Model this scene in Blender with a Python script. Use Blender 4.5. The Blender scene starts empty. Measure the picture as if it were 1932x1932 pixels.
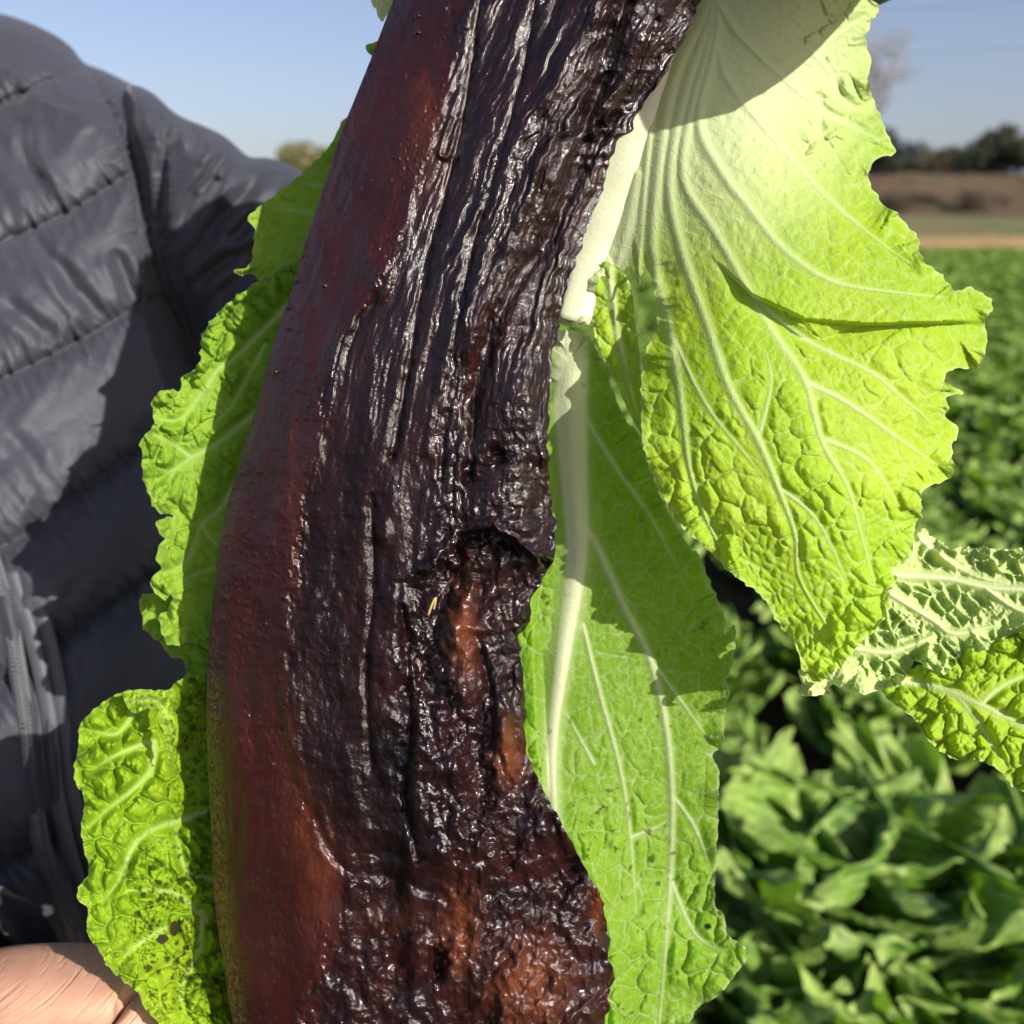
import bpy, bmesh, math, random
import numpy as np
from mathutils import Vector, Matrix
R = math.radians
random.seed(7)
scene = bpy.context.scene
C = scene.collection

# ------------------------------------------------------------------ camera, world, sun, exposure
TAN = 0.52
PITCH = R(15.8)
CAM = np.array([0.0, 0.0, 1.3])
cam_d = bpy.data.cameras.new('camera'); cam = bpy.data.objects.new('camera', cam_d); C.objects.link(cam)
cam.location = CAM; cam.rotation_euler = (R(90) - PITCH, 0, 0)
cam_d.sensor_width = 36; cam_d.lens = 18 / TAN; cam_d.clip_start = 0.02; cam_d.clip_end = 6000
cam_d.dof.use_dof = True; cam_d.dof.focus_distance = 0.445; cam_d.dof.aperture_fstop = 7.0
scene.camera = cam
SUN_AZ, SUN_EL = 44, 27      # degrees right of the line behind the camera; above the horizon
sun_dir = Vector((math.sin(R(SUN_AZ)) * math.cos(R(SUN_EL)), -math.cos(R(SUN_AZ)) * math.cos(R(SUN_EL)), math.sin(R(SUN_EL))))
sl = bpy.data.lights.new('sun', 'SUN'); sl.energy = 4.9; sl.angle = R(0.5); sl.color = (1, .94, .85)
so = bpy.data.objects.new('sun', sl); C.objects.link(so)
so.rotation_euler = sun_dir.to_track_quat('Z', 'Y').to_euler()
world = bpy.data.worlds.new('World'); scene.world = world; world.use_nodes = True
nt = world.node_tree
sky = nt.nodes.new('ShaderNodeTexSky'); sky.sky_type = 'NISHITA'; sky.sun_disc = False
sky.sun_elevation = R(SUN_EL); sky.sun_rotation = math.atan2(sun_dir.x, sun_dir.y)
sky.air_density = 1.0; sky.dust_density = 2.2; sky.ozone_density = 1.8
bg = nt.nodes['Background']; bg.inputs['Strength'].default_value = 0.086
tint = nt.nodes.new('ShaderNodeMix'); tint.data_type = 'RGBA'; tint.blend_type = 'MULTIPLY'; tint.inputs[0].default_value = 1
tint.inputs[7].default_value = (1.08, .96, 1.03, 1); nt.links.new(sky.outputs[0], tint.inputs[6]); nt.links.new(tint.outputs[2], bg.inputs[0])
scene.view_settings.view_transform = 'Standard'; scene.view_settings.look = 'None'
scene.view_settings.gamma = 1; scene.view_settings.use_curve_mapping = False
scene.view_settings.exposure = 0.75
scene.render.engine = 'CYCLES'
scene.cycles.transparent_max_bounces = 8; scene.cycles.max_bounces = 6

FWD = np.array([0, math.cos(PITCH), -math.sin(PITCH)]); UP = np.array([0, math.sin(PITCH), math.cos(PITCH)]); RT = np.array([1.0, 0, 0])
def at(px, py, d):
    """a direction measured on the photo (1932 px wide) and a distance -> a place in the world"""
    px = np.asarray(px, float); py = np.asarray(py, float); d = np.asarray(d, float)
    a = (px - 966) / 966 * TAN * d; b = -(py - 966) / 966 * TAN * d
    return CAM + a[..., None] * RT + b[..., None] * UP + d[..., None] * FWD

# ------------------------------------------------------------------ numpy helpers
def h2(ix, iy, seed):
    n = (ix.astype(np.int64) * 374761393 + iy.astype(np.int64) * 668265263 + seed * 1442695041) & 0x7fffffff
    n = ((n ^ (n >> 13)) * 1274126177) & 0x7fffffff
    n = ((n ^ (n >> 16)) * 1911520717) & 0x7fffffff
    return ((n ^ (n >> 11)) & 0xffffff) / float(0xffffff)
def vn(x, y, seed=0):
    x = np.asarray(x, float); y = np.asarray(y, float)
    ix = np.floor(x); iy = np.floor(y); fx = x - ix; fy = y - iy
    fx = fx * fx * fx * (fx * (fx * 6 - 15) + 10); fy = fy * fy * fy * (fy * (fy * 6 - 15) + 10)
    a = h2(ix, iy, seed); b = h2(ix + 1, iy, seed); c = h2(ix, iy + 1, seed); d = h2(ix + 1, iy + 1, seed)
    return (a + (b - a) * fx) * (1 - fy) + (c + (d - c) * fx) * fy - .5
def fbm(x, y, seed=0, o=4, g=.5):
    s = 0; a = 1
    for i in range(o):
        s = s + a * vn(x * 2 ** i + 17.3 * i, y * 2 ** i - 9.1 * i, seed + i); a *= g
    return s
def ridged(x, y, seed=0, o=3):
    s = 0; a = 1
    for i in range(o):
        s = s + a * (1 - np.abs(vn(x * 2 ** i, y * 2 ** i, seed + i)) * 4); a *= .5
    return s
def voro(x, y, seed=0):
    ix = np.floor(x); iy = np.floor(y)
    f1 = np.full(x.shape, 9.); f2 = np.full(x.shape, 9.)
    for dx in (-1, 0, 1):
        for dy in (-1, 0, 1):
            cx = ix + dx; cy = iy + dy
            d = np.hypot(cx + .1 + .8 * h2(cx, cy, seed) - x, cy + .1 + .8 * h2(cx, cy, seed + 5) - y)
            f2 = np.where(d < f1, f1, np.minimum(f2, d)); f1 = np.minimum(f1, d)
    return f1, f2
def sst(x, a, b):
    t = np.clip((x - a) / (b - a), 0, 1); return t * t * (3 - 2 * t)
def catmull(pts, step=8, closed=False):
    P = np.array(pts, float); n = len(P); out = []
    rng = range(n) if closed else range(n - 1)
    for i in rng:
        if closed: a, b, c, d = P[i - 1], P[i], P[(i + 1) % n], P[(i + 2) % n]
        else: a, b, c, d = P[max(i - 1, 0)], P[i], P[i + 1], P[min(i + 2, n - 1)]
        k = max(1, int(np.hypot(*(c - b)[:2]) / step))
        for j in range(k):
            t = j / k
            out.append(.5 * (2 * b + (c - a) * t + (2 * a - 5 * b + 4 * c - d) * t * t + (3 * b - a - 3 * c + d) * t ** 3))
    if not closed: out.append(P[-1])
    return np.array(out)
def seg_dist(X, Y, poly, closed=False, far=60):
    """distance from points to a polyline, plus length along it at the nearest point and the foot"""
    P = np.array(poly, float)[:, :2]
    Q = np.roll(P, -1, 0) if closed else P[1:]
    S = P if closed else P[:-1]
    best = np.full(X.shape, 1e9); arc = np.zeros(X.shape); fx = X.copy(); fy = Y.copy(); L = 0
    for (x0, y0), (x1, y1) in zip(S, Q):
        l = math.hypot(x1 - x0, y1 - y0)
        m = (X > min(x0, x1) - far) & (X < max(x0, x1) + far) & (Y > min(y0, y1) - far) & (Y < max(y0, y1) + far)
        if l > 1e-6 and m.any():
            xx = X[m]; yy = Y[m]
            t = np.clip(((xx - x0) * (x1 - x0) + (yy - y0) * (y1 - y0)) / l / l, 0, 1)
            gx = x0 + t * (x1 - x0); gy = y0 + t * (y1 - y0); d = np.hypot(xx - gx, yy - gy)
            idx = np.nonzero(m); k = d < best[idx]
            ii = tuple(q[k] for q in idx)
            best[ii] = d[k]; arc[ii] = L + t[k] * l; fx[ii] = gx[k]; fy[ii] = gy[k]
        L += l
    return best, arc, fx, fy
def inside(X, Y, poly):
    P = np.array(poly, float); c = np.zeros(X.shape, bool); q = P[-1]
    for p in P:
        (x0, y0), (x1, y1) = q[:2], p[:2]; q = p
        if y0 == y1: continue
        m = ((y0 > Y) != (y1 > Y)) & (X < (x1 - x0) * (Y - y0) / (y1 - y0) + x0)
        c ^= m
    return c
def rbf(pts):
    """smooth surface through (x, y, depth) points"""
    P = np.array(pts, float); n = len(P); xy = P[:, :2] / 1000
    def phi(r): return np.where(r > 1e-9, r * r * np.log(r + 1e-12), 0)
    K = phi(np.hypot(xy[:, None, 0] - xy[None, :, 0], xy[:, None, 1] - xy[None, :, 1])) + np.eye(n) * 1e-4
    A = np.zeros((n + 3, n + 3)); A[:n, :n] = K; A[:n, n] = 1; A[:n, n + 1:] = xy; A[n, :n] = 1; A[n + 1:, :n] = xy.T
    w = np.linalg.lstsq(A, np.concatenate([P[:, 2], np.zeros(3)]), rcond=None)[0]
    def f(X, Y):
        x = X / 1000; y = Y / 1000; s = w[n] + w[n + 1] * x + w[n + 2] * y
        for i in range(n): s = s + w[i] * phi(np.hypot(x - xy[i, 0], y - xy[i, 1]))
        return s
    return f
def grid(outline, step):
    """regular quads inside an outline, rim snapped to it"""
    P = np.array(outline, float)
    x0, y0 = P[:, 0].min() - step, P[:, 1].min() - step
    nx = int((P[:, 0].max() - x0) / step) + 3; ny = int((P[:, 1].max() - y0) / step) + 3
    gx, gy = np.meshgrid(x0 + np.arange(nx) * step, y0 + np.arange(ny) * step)
    ctr = inside(gx[:-1, :-1] + step / 2, gy[:-1, :-1] + step / 2, P)
    cnt = np.zeros(gx.shape, int)
    for a in (0, 1):
        for b in (0, 1): cnt[a:a + ctr.shape[0], b:b + ctr.shape[1]] += ctr
    used = cnt > 0; idx = -np.ones(gx.shape, int); idx[used] = np.arange(used.sum())
    X = gx[used]; Y = gy[used]; rim = cnt[used] < 4
    d, a, fx, fy = seg_dist(X, Y, P, True, 70)
    X = np.where(rim, fx, X); Y = np.where(rim, fy, Y); d = np.where(rim, 0, d)
    j, i = np.nonzero(ctr)
    F = np.stack([idx[j, i], idx[j + 1, i], idx[j + 1, i + 1], idx[j, i + 1]], 1)
    return X, Y, F, d, a, rim

# ------------------------------------------------------------------ object helpers
def tag(o, label=None, cat=None, group=None, kind=None):
    if label: o['label'] = label
    if cat: o['category'] = cat
    if group: o['group'] = group
    if kind: o['kind'] = kind
    return o
def empty(name, loc=(0, 0, 0), label=None, cat=None, group=None, rz=0):
    o = bpy.data.objects.new(name, None); C.objects.link(o); o.location = loc; o.rotation_euler.z = rz
    o.empty_display_size = .05
    return tag(o, label, cat, group)
def mesh_obj(name, V, F, mat, parent=None, attrs=None, smooth=True):
    me = bpy.data.meshes.new(name); V = np.asarray(V, float); 
    if isinstance(F, np.ndarray):
        n, k = F.shape
        me.vertices.add(len(V)); me.vertices.foreach_set('co', V.ravel())
        me.loops.add(n * k); me.loops.foreach_set('vertex_index', F.ravel().astype(np.int32))
        me.polygons.add(n); me.polygons.foreach_set('loop_start', np.arange(0, n * k, k, dtype=np.int32))
        me.update(calc_edges=True)
    else:
        me.from_pydata([tuple(v) for v in V], [], F)
    me.validate()
    if smooth: me.polygons.foreach_set('use_smooth', np.ones(len(me.polygons), bool))
    for k, a in (attrs or {}).items():
        at_ = me.attributes.new(k, 'FLOAT', 'POINT'); at_.data.foreach_set('value', np.asarray(a, np.float32))
    me.materials.append(mat)
    o = bpy.data.objects.new(name, me); C.objects.link(o)
    if parent:
        o.parent = parent
        o.matrix_parent_inverse = Matrix.Translation(-Vector(parent.location)) if parent.parent is None else Matrix()
        if parent.parent is not None: o.matrix_parent_inverse = Matrix.Identity(4)
    return o
def tube(path, radii, seg=12, flat=1.0, cap=True):
    """lofted ring tube along 3D points; returns V, F"""
    P = [Vector(p) for p in path]; V = []; F = []
    for i, p in enumerate(P):
        t = (P[min(i + 1, len(P) - 1)] - P[max(i - 1, 0)]).normalized()
        n = Vector(-FWD); n = (n - t * n.dot(t))
        n = n.normalized() if n.length > 1e-4 else Vector((1, 0, 0))
        b = t.cross(n)
        for k in range(seg):
            a = 2 * math.pi * k / seg
            V.append(p + (b * math.cos(a) + n * math.sin(a) * flat) * radii[i])
    for i in range(len(P) - 1):
        for k in range(seg):
            k2 = (k + 1) % seg
            F.append((i * seg + k, i * seg + k2, (i + 1) * seg + k2, (i + 1) * seg + k))
    if cap:
        F.append(tuple(reversed(range(seg)))); F.append(tuple((len(P) - 1) * seg + k for k in range(seg)))
    return V, F

# ------------------------------------------------------------------ materials
def mat(name):
    m = bpy.data.materials.new(name); m.use_nodes = True; t = m.node_tree
    return m, t, t.nodes, t.links, t.nodes['Principled BSDF']
def nnoise(N, L, scale, detail=4, rough=.55, vec=None, dist=0):
    n = N.new('ShaderNodeTexNoise'); n.inputs['Scale'].default_value = scale; n.inputs['Detail'].default_value = detail
    n.inputs['Roughness'].default_value = rough; n.inputs['Distortion'].default_value = dist
    if vec: L.new(vec, n.inputs['Vector'])
    return n.outputs['Fac']
def ramp(N, L, src, stops):
    r = N.new('ShaderNodeValToRGB'); L.new(src, r.inputs[0]); e = r.color_ramp.elements
    while len(e) < len(stops): e.new(.5)
    for k, (p, c) in enumerate(stops):
        e[k].position = p; e[k].color = (*c, 1) if len(c) == 3 else c
    return r.outputs[0]
def mix(N, L, fac, a, b):
    m = N.new('ShaderNodeMix'); m.data_type = 'RGBA'
    for s, v in ((0, fac), (6, a), (7, b)):
        if hasattr(v, 'is_linked'): L.new(v, m.inputs[s])
        else: m.inputs[s].default_value = v if s == 0 else (*v, 1)
    return m.outputs[2]
def math_(N, L, op, a, b=None, clamp=False):
    m = N.new('ShaderNodeMath'); m.operation = op; m.use_clamp = clamp
    for s, v in ((0, a), (1, b)):
        if v is None: continue
        if hasattr(v, 'is_linked'): L.new(v, m.inputs[s])
        else: m.inputs[s].default_value = v
    return m.outputs[0]
def attr(N, name):
    a = N.new('ShaderNodeAttribute'); a.attribute_name = name; return a.outputs['Fac']
def bump(N, L, h, strength, dist, normal=None):
    b = N.new('ShaderNodeBump'); b.inputs['Strength'].default_value = strength; b.inputs['Distance'].default_value = dist
    L.new(h, b.inputs['Height'])
    if normal: L.new(normal, b.inputs['Normal'])
    return b.outputs[0]
def objco(N): return N.new('ShaderNodeTexCoord').outputs['Object']
def simple(name, col, rough=.7, scale=30, var=.25, spec=.3, bmp=0, bscale=200):
    m, t, N, L, p = mat(name); co = objco(N)
    f = nnoise(N, L, scale, 5, .6, co)
    a = tuple(c * (1 - var) for c in col); b = tuple(min(1, c * (1 + var)) for c in col)
    L.new(ramp(N, L, f, [(.3, a), (.7, b)]), p.inputs['Base Color'])
    p.inputs['Roughness'].default_value = rough; p.inputs['Specular IOR Level'].default_value = spec
    if bmp: L.new(bump(N, L, nnoise(N, L, bscale, 4, .6, co), bmp, .002), p.inputs['Normal'])
    return m

def leaf_material(name, low, high, vein, transl, tmix=.45, spots=False, rough=.5, dirt=0.):
    m, t, N, L, p = mat(name); co = objco(N)
    f = nnoise(N, L, 14, 3, .55, co); g = nnoise(N, L, 260, 3, .6, co)
    f2 = math_(N, L, 'ADD', math_(N, L, 'MULTIPLY', f, .7), math_(N, L, 'MULTIPLY', g, .3))
    base = ramp(N, L, f2, [(.36, low), (.64, high)])
    # paler towards the white base of the leaf
    base = mix(N, L, attr(N, 'pale'), base, vein)
    fine = N.new('ShaderNodeTexVoronoi'); fine.feature = 'DISTANCE_TO_EDGE'; fine.inputs['Scale'].default_value = 170
    w = N.new('ShaderNodeVectorMath'); w.operation = 'ADD'; L.new(co, w.inputs[0])
    n3 = N.new('ShaderNodeTexNoise'); n3.inputs['Scale'].default_value = 60; L.new(co, n3.inputs['Vector'])
    sc = N.new('ShaderNodeVectorMath'); sc.operation = 'SCALE'; sc.inputs['Scale'].default_value = .012
    L.new(n3.outputs['Color'], sc.inputs[0]); L.new(sc.outputs[0], w.inputs[1]); L.new(w.outputs[0], fine.inputs['Vector'])
    fv = ramp(N, L, fine.outputs['Distance'], [(0, (1, 1, 1)), (.09, (0, 0, 0))])
    vv = math_(N, L, 'ADD', attr(N, 'vein'), math_(N, L, 'MULTIPLY', fv, .16), True)
    col = mix(N, L, vv, base, vein)
    if spots:
        s = nnoise(N, L, 190, 2, .5, co); big = nnoise(N, L, 22, 2, .5, co)
        s = math_(N, L, 'MULTIPLY', ramp(N, L, s, [(.62, (0, 0, 0)), (.70, (1, 1, 1))]), ramp(N, L, big, [(.5, (0, 0, 0)), (.6, (1, 1, 1))]))
        s = math_(N, L, 'MULTIPLY', s, spots)
        col = mix(N, L, s, col, (.012, .012, .004))
    if dirt:
        d = attr(N, 'grime')
        col = mix(N, L, math_(N, L, 'MULTIPLY', d, dirt), col, (.010, .014, .003))
        L.new(mix(N, L, attr(N, 'wet'), (rough,) * 3, (.12,) * 3), p.inputs['Roughness'])
    else: p.inputs['Roughness'].default_value = rough
    L.new(col, p.inputs['Base Color'])
    p.inputs['Specular IOR Level'].default_value = .15
    bn = bump(N, L, nnoise(N, L, 900, 3, .6, co), .35, .0006)
    bn = bump(N, L, fv, .25, .0004, bn)
    L.new(bn, p.inputs['Normal'])
    tr = N.new('ShaderNodeBsdfTranslucent')
    tc = mix(N, L, vv, transl, (.62, .72, .38))
    if dirt: tc = mix(N, L, attr(N, 'grime'), tc, (.01, .012, .003))
    tc = mix(N, L, attr(N, 'pale'), tc, (.72, .76, .55))
    L.new(tc, tr.inputs['Color']); L.new(bn, tr.inputs['Normal'])
    ms = N.new('ShaderNodeMixShader'); ms.inputs[0].default_value = tmix
    L.new(p.outputs[0], ms.inputs[1]); L.new(tr.outputs[0], ms.inputs[2])
    L.new(ms.outputs[0], N['Material Output'].inputs['Surface'])
    return m
M = {}
M['leaf_fan'] = leaf_material('leaf_yellow_green', (.23, .40, .014), (.36, .51, .028), (.60, .70, .38), (.52, .68, .02), .42)
M['leaf_mid'] = leaf_material('leaf_mid_green', (.15, .29, .014), (.22, .39, .026), (.60, .66, .42), (.34, .64, .015), .5, spots=.8)
M['leaf_left'] = leaf_material('leaf_left_green', (.17, .32, .022), (.28, .44, .040), (.36, .52, .16), (.22, .48, .02), .42, spots=.5)
M['leaf_curl'] = leaf_material('leaf_curled_green', (.18, .33, .007), (.29, .44, .016), (.36, .50, .15), (.2, .44, .02), .36, dirt=.85, spots=.6)
M['leaf_pale'] = leaf_material('leaf_pale_frilled', (.42, .56, .17), (.56, .68, .28), (.70, .74, .50), (.45, .62, .15), .42)
M['stem'] = simple('white_leaf_stem', (.46, .50, .35), .38, 40, .06, .4, .15, 500)
def stem_mat():
    m = M['stem']; t = m.node_tree; N = t.nodes; L = t.links; p = N['Principled BSDF']
    p.inputs['Subsurface Weight'].default_value = .35; p.inputs['Subsurface Radius'].default_value = (.012, .014, .006)
    p.inputs['Subsurface Scale'].default_value = .6
stem_mat()

def root_material():
    m, t, N, L, p = mat('preserved_root'); co = objco(N)
    big = nnoise(N, L, 26, 5, .6, co); fine = nnoise(N, L, 300, 5, .65, co)
    face = ramp(N, L, big, [(.3, (.003, .0022, .0032)), (.5, (.008, .0038, .0048)), (.72, (.026, .0075, .0055))])
    rind = ramp(N, L, big, [(.28, (.018, .0062, .0060)), (.5, (.034, .0072, .0065)), (.72, (.060, .0130, .0085))])
    rind = mix(N, L, attr(N, 'tone'), (.018, .0042, .0052), rind); rind = mix(N, L, math_(N, L, 'MULTIPLY', attr(N, 'tone'), .35), rind, (.062, .011, .009))
    rind = mix(N, L, math_(N, L, 'MULTIPLY', ramp(N, L, fine, [(.45, (0, 0, 0)), (.7, (1, 1, 1))]), .5), rind, (.022, .009, .007))
    face = mix(N, L, attr(N, 'tone'), (.0028, .0016, .0022), mix(N, L, .6, face, (.021, .0058, .0062)))
    c = mix(N, L, attr(N, 'rind'), face, rind)
    og = math_(N, L, 'MULTIPLY', attr(N, 'amber'), ramp(N, L, nnoise(N, L, 110, 4, .6, co), [(.3, (.35,) * 3), (.65, (1, 1, 1))]))
    c = mix(N, L, og, c, (.125, .036, .013))
    gm = math_(N, L, 'MULTIPLY', attr(N, 'leaf_sheen'), ramp(N, L, nnoise(N, L, 480, 4, .65, co), [(.46, (0, 0, 0)), (.56, (1, 1, 1))]))  # green reflection of the leaves, painted as speckle into the root colour
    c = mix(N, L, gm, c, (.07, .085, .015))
    L.new(c, p.inputs['Base Color'])
    rr = math_(N, L, 'ADD', math_(N, L, 'MULTIPLY', nnoise(N, L, 120, 4, .65, co), .34), .06)
    rr = math_(N, L, 'SUBTRACT', rr, math_(N, L, 'MULTIPLY', attr(N, 'wet'), .16), True)
    rr = math_(N, L, 'ADD', rr, math_(N, L, 'MULTIPLY', attr(N, 'dull'), .10)); rr = math_(N, L, 'SUBTRACT', rr, math_(N, L, 'MULTIPLY', attr(N, 'rind'), .05)); rr = math_(N, L, 'MAXIMUM', rr, .045)
    dr = math_(N, L, 'MAXIMUM', attr(N, 'dull'), attr(N, 'rind'))
    L.new(math_(N, L, 'SUBTRACT', .44, math_(N, L, 'MULTIPLY', dr, .17)), p.inputs['Specular IOR Level']); L.new(math_(N, L, 'SUBTRACT', .22, math_(N, L, 'MULTIPLY', dr, .08)), p.inputs['Coat Weight'])
    L.new(rr, p.inputs['Roughness'])
    p.inputs['Coat Roughness'].default_value = .05
    vo = N.new('ShaderNodeTexVoronoi'); vo.inputs['Scale'].default_value = 620; L.new(co, vo.inputs['Vector'])
    hgt = math_(N, L, 'ADD', math_(N, L, 'MULTIPLY', nnoise(N, L, 1300, 3, .6, co), .8), math_(N, L, 'MULTIPLY', vo.outputs['Distance'], .5))
    st = N.new('ShaderNodeBump'); st.inputs['Distance'].default_value = .0009
    L.new(hgt, st.inputs['Height'])
    L.new(math_(N, L, 'SUBTRACT', .46, math_(N, L, 'MULTIPLY', attr(N, 'rind'), .10)), st.inputs['Strength'])
    L.new(st.outputs[0], p.inputs['Normal'])
    st2 = bump(N, L, nnoise(N, L, 700, 4, .65, co), .6, .0008)
    L.new(st2, p.inputs['Coat Normal'])
    return m
M['root'] = root_material()

def fabric(name, col, rough=.5):
    m, t, N, L, p = mat(name); co = objco(N)
    f = nnoise(N, L, 9, 4, .55, co)
    L.new(ramp(N, L, f, [(.3, tuple(c * .85 for c in col)), (.7, tuple(c * 1.15 for c in col))]), p.inputs['Base Color'])
    p.inputs['Roughness'].default_value = rough; p.inputs['Specular IOR Level'].default_value = .35
    p.inputs['Sheen Weight'].default_value = .15; p.inputs['Sheen Roughness'].default_value = .4
    b = bump(N, L, nnoise(N, L, 45, 5, .6, co, .6), .35, .004)
    b = bump(N, L, nnoise(N, L, 1500, 2, .5, co), .15, .0005, b)
    L.new(b, p.inputs['Normal'])
    return m
M['nylon'] = fabric('jacket_nylon', (.029, .032, .044), .6)
M['nylon_dark'] = fabric('jacket_placket', (.06, .062, .075), .55)
M['metal'] = simple('zipper_metal', (.35, .36, .35), .35, 60, .1, .5); M['metal'].node_tree.nodes['Principled BSDF'].inputs['Metallic'].default_value = .8
M['thread'] = simple('seam_thread', (.05, .05, .06), .7, 60, .1)

def skin_material():
    m, t, N, L, p = mat('skin'); co = objco(N)
    f = nnoise(N, L, 30, 4, .55, co)
    L.new(ramp(N, L, f, [(.3, (.36, .19, .125)), (.7, (.49, .285, .20))]), p.inputs['Base Color'])
    p.inputs['Roughness'].default_value = .5; p.inputs['Specular IOR Level'].default_value = .35
    p.inputs['Subsurface Weight'].default_value = .12; p.inputs['Subsurface Radius'].default_value = (.01, .004, .002); p.inputs['Subsurface Scale'].default_value = .5
    m0 = N.new('ShaderNodeMapping'); m0.inputs['Rotation'].default_value = (0, R(32), 0); L.new(co, m0.inputs[0])
    mp = N.new('ShaderNodeMapping'); mp.inputs['Scale'].default_value = (16, 40, 380)
    L.new(m0.outputs[0], mp.inputs[0])
    cr = nnoise(N, L, 1, 3, .5, mp.outputs[0], .5)
    cr = ramp(N, L, cr, [(.30, (0, 0, 0)), (.48, (1, 1, 1))])
    b = bump(N, L, cr, .8, .0007)
    vo = N.new('ShaderNodeTexVoronoi'); vo.inputs['Scale'].default_value = 900; L.new(co, vo.inputs['Vector'])
    b = bump(N, L, vo.outputs['Distance'], .25, .0004, b)
    L.new(b, p.inputs['Normal'])
    return m
M['skin'] = skin_material()

def field_leaf(name, low, high, vein, tr):
    m, t, N, L, p = mat(name); co = objco(N)
    oi = N.new('ShaderNodeObjectInfo')
    f = nnoise(N, L, 9, 4, .6, co)
    f = math_(N, L, 'ADD', f, math_(N, L, 'MULTIPLY', math_(N, L, 'SUBTRACT', oi.outputs['Random'], .5), .25))
    c = ramp(N, L, f, [(.3, low), (.7, high)])
    c = mix(N, L, attr(N, 'vein'), c, vein)
    L.new(c, p.inputs['Base Color']); p.inputs['Roughness'].default_value = .5; p.inputs['Specular IOR Level'].default_value = .3
    L.new(bump(N, L, nnoise(N, L, 60, 4, .6, co), .6, .008), p.inputs['Normal'])
    trn = N.new('ShaderNodeBsdfTranslucent'); trn.inputs[0].default_value = (*tr, 1)
    ms = N.new('ShaderNodeMixShader'); ms.inputs[0].default_value = .3
    L.new(p.outputs[0], ms.inputs[1]); L.new(trn.outputs[0], ms.inputs[2]); L.new(ms.outputs[0], N['Material Output'].inputs['Surface'])
    return m
M['cabbage'] = field_leaf('cabbage_leaf', (.055, .14, .014), (.16, .30, .030), (.42, .52, .16), (.20, .42, .01))

def ground_material():
    m, t, N, L, p = mat('field_soil'); co = objco(N)
    c = ramp(N, L, nnoise(N, L, 3, 8, .65, co), [(.3, (.030, .018, .011)), (.7, (.085, .055, .035))])
    L.new(c, p.inputs['Base Color']); p.inputs['Roughness'].default_value = .95
    L.new(bump(N, L, nnoise(N, L, 14, 8, .7, co), 1, .05), p.inputs['Normal'])
    return m
M['soil'] = ground_material()

# ------------------------------------------------------------------ structure: ground, bank, verge, hill
def terrain():
    n = 90; xs = np.concatenate([-np.geomspace(3000, 4, 30), np.linspace(-3.5, 60, 50), np.geomspace(66, 3000, 26)])
    ys = np.concatenate([-np.geomspace(400, 2, 10), np.linspace(-1, 40, 60), np.geomspace(42, 4000, 40)])
    X, Y = np.meshgrid(xs, ys); Z = .03 * fbm(X / .5, Y / .5, 3) * (Y < 45)
    ny, nx = X.shape; i, j = np.meshgrid(np.arange(nx - 1), np.arange(ny - 1)); a = (j * nx + i).ravel()
    F = np.stack([a, a + 1, a + nx + 1, a + nx], 1)
    return tag(mesh_obj('ground', np.stack([X, Y, Z], -1).reshape(-1, 3), F, M['soil']), kind='structure')
terrain()
def strip(name, y0, y1, prof, matl, x0=-160, x1=190, nx=240, ny=16, seed=1, amp=.3, sx=6):
    xs = np.linspace(x0, x1, nx); v = np.linspace(0, 1, ny)
    X, Vv = np.meshgrid(xs, v); Y = y0 + (y1 - y0) * Vv + 1.2 * fbm(X / 14, Vv * 2, seed)
    Z = np.interp(Vv, *zip(*prof)) + amp * fbm(X / sx, Y / (sx * .7), seed + 3) * np.sin(Vv * math.pi)
    i, j = np.meshgrid(np.arange(nx - 1), np.arange(ny - 1)); a = (j * nx + i).ravel()
    F = np.stack([a, a + 1, a + nx + 1, a + nx], 1)
    return tag(mesh_obj(name, np.stack([X, Y, Z], -1).reshape(-1, 3), F, matl), kind='structure')
def grassy(name, a, b, c, s):
    m, t, N, L, p = mat(name); co = objco(N)
    L.new(ramp(N, L, nnoise(N, L, s, 7, .65, co), [(.34, a), (.5, b), (.66, c)]), p.inputs['Base Color'])
    p.inputs['Roughness'].default_value = .95
    L.new(bump(N, L, nnoise(N, L, 2.5, 6, .7, co), 1, .4), p.inputs['Normal'])
    return m
strip('dry_grass_verge', 66, 73, [(0, .02), (.2, .45), (.6, .85), (1, 1.1)], grassy('dry_grass', (.26, .17, .06), (.40, .27, .11), (.20, .17, .05), .6), seed=4)
strip('green_field', 73, 84, [(0, 1.08), (.5, 1.9), (1, 2.7)], grassy('far_green', (.07, .12, .03), (.16, .13, .06), (.09, .14, .03), .25), seed=8, amp=.2)
strip('earth_bank', 84, 96, [(0, 2.65), (.2, 3.1), (.75, 6.3), (1, 6.6)], grassy('bank_scrub', (.035, .024, .015), (.10, .062, .034), (.05, .052, .022), .35), seed=13, amp=1.4)
strip('bank_top', 96, 260, [(0, 6.4), (1, 8)], grassy('far_scrub', (.04, .04, .02), (.07, .06, .03), (.05, .07, .03), .1), seed=23, amp=.5)
hm = simple('hill_blue_haze', (.10, .13, .20), 1, .004, .12)  # blue of the distant air painted into the hill colour
strip('distant_hill', 1500, 2100, [(0, 0), (.35, 70), (.5, 120), (1, 60)], hm, x0=300, x1=1900, nx=120, seed=31, amp=90, sx=330)

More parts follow.
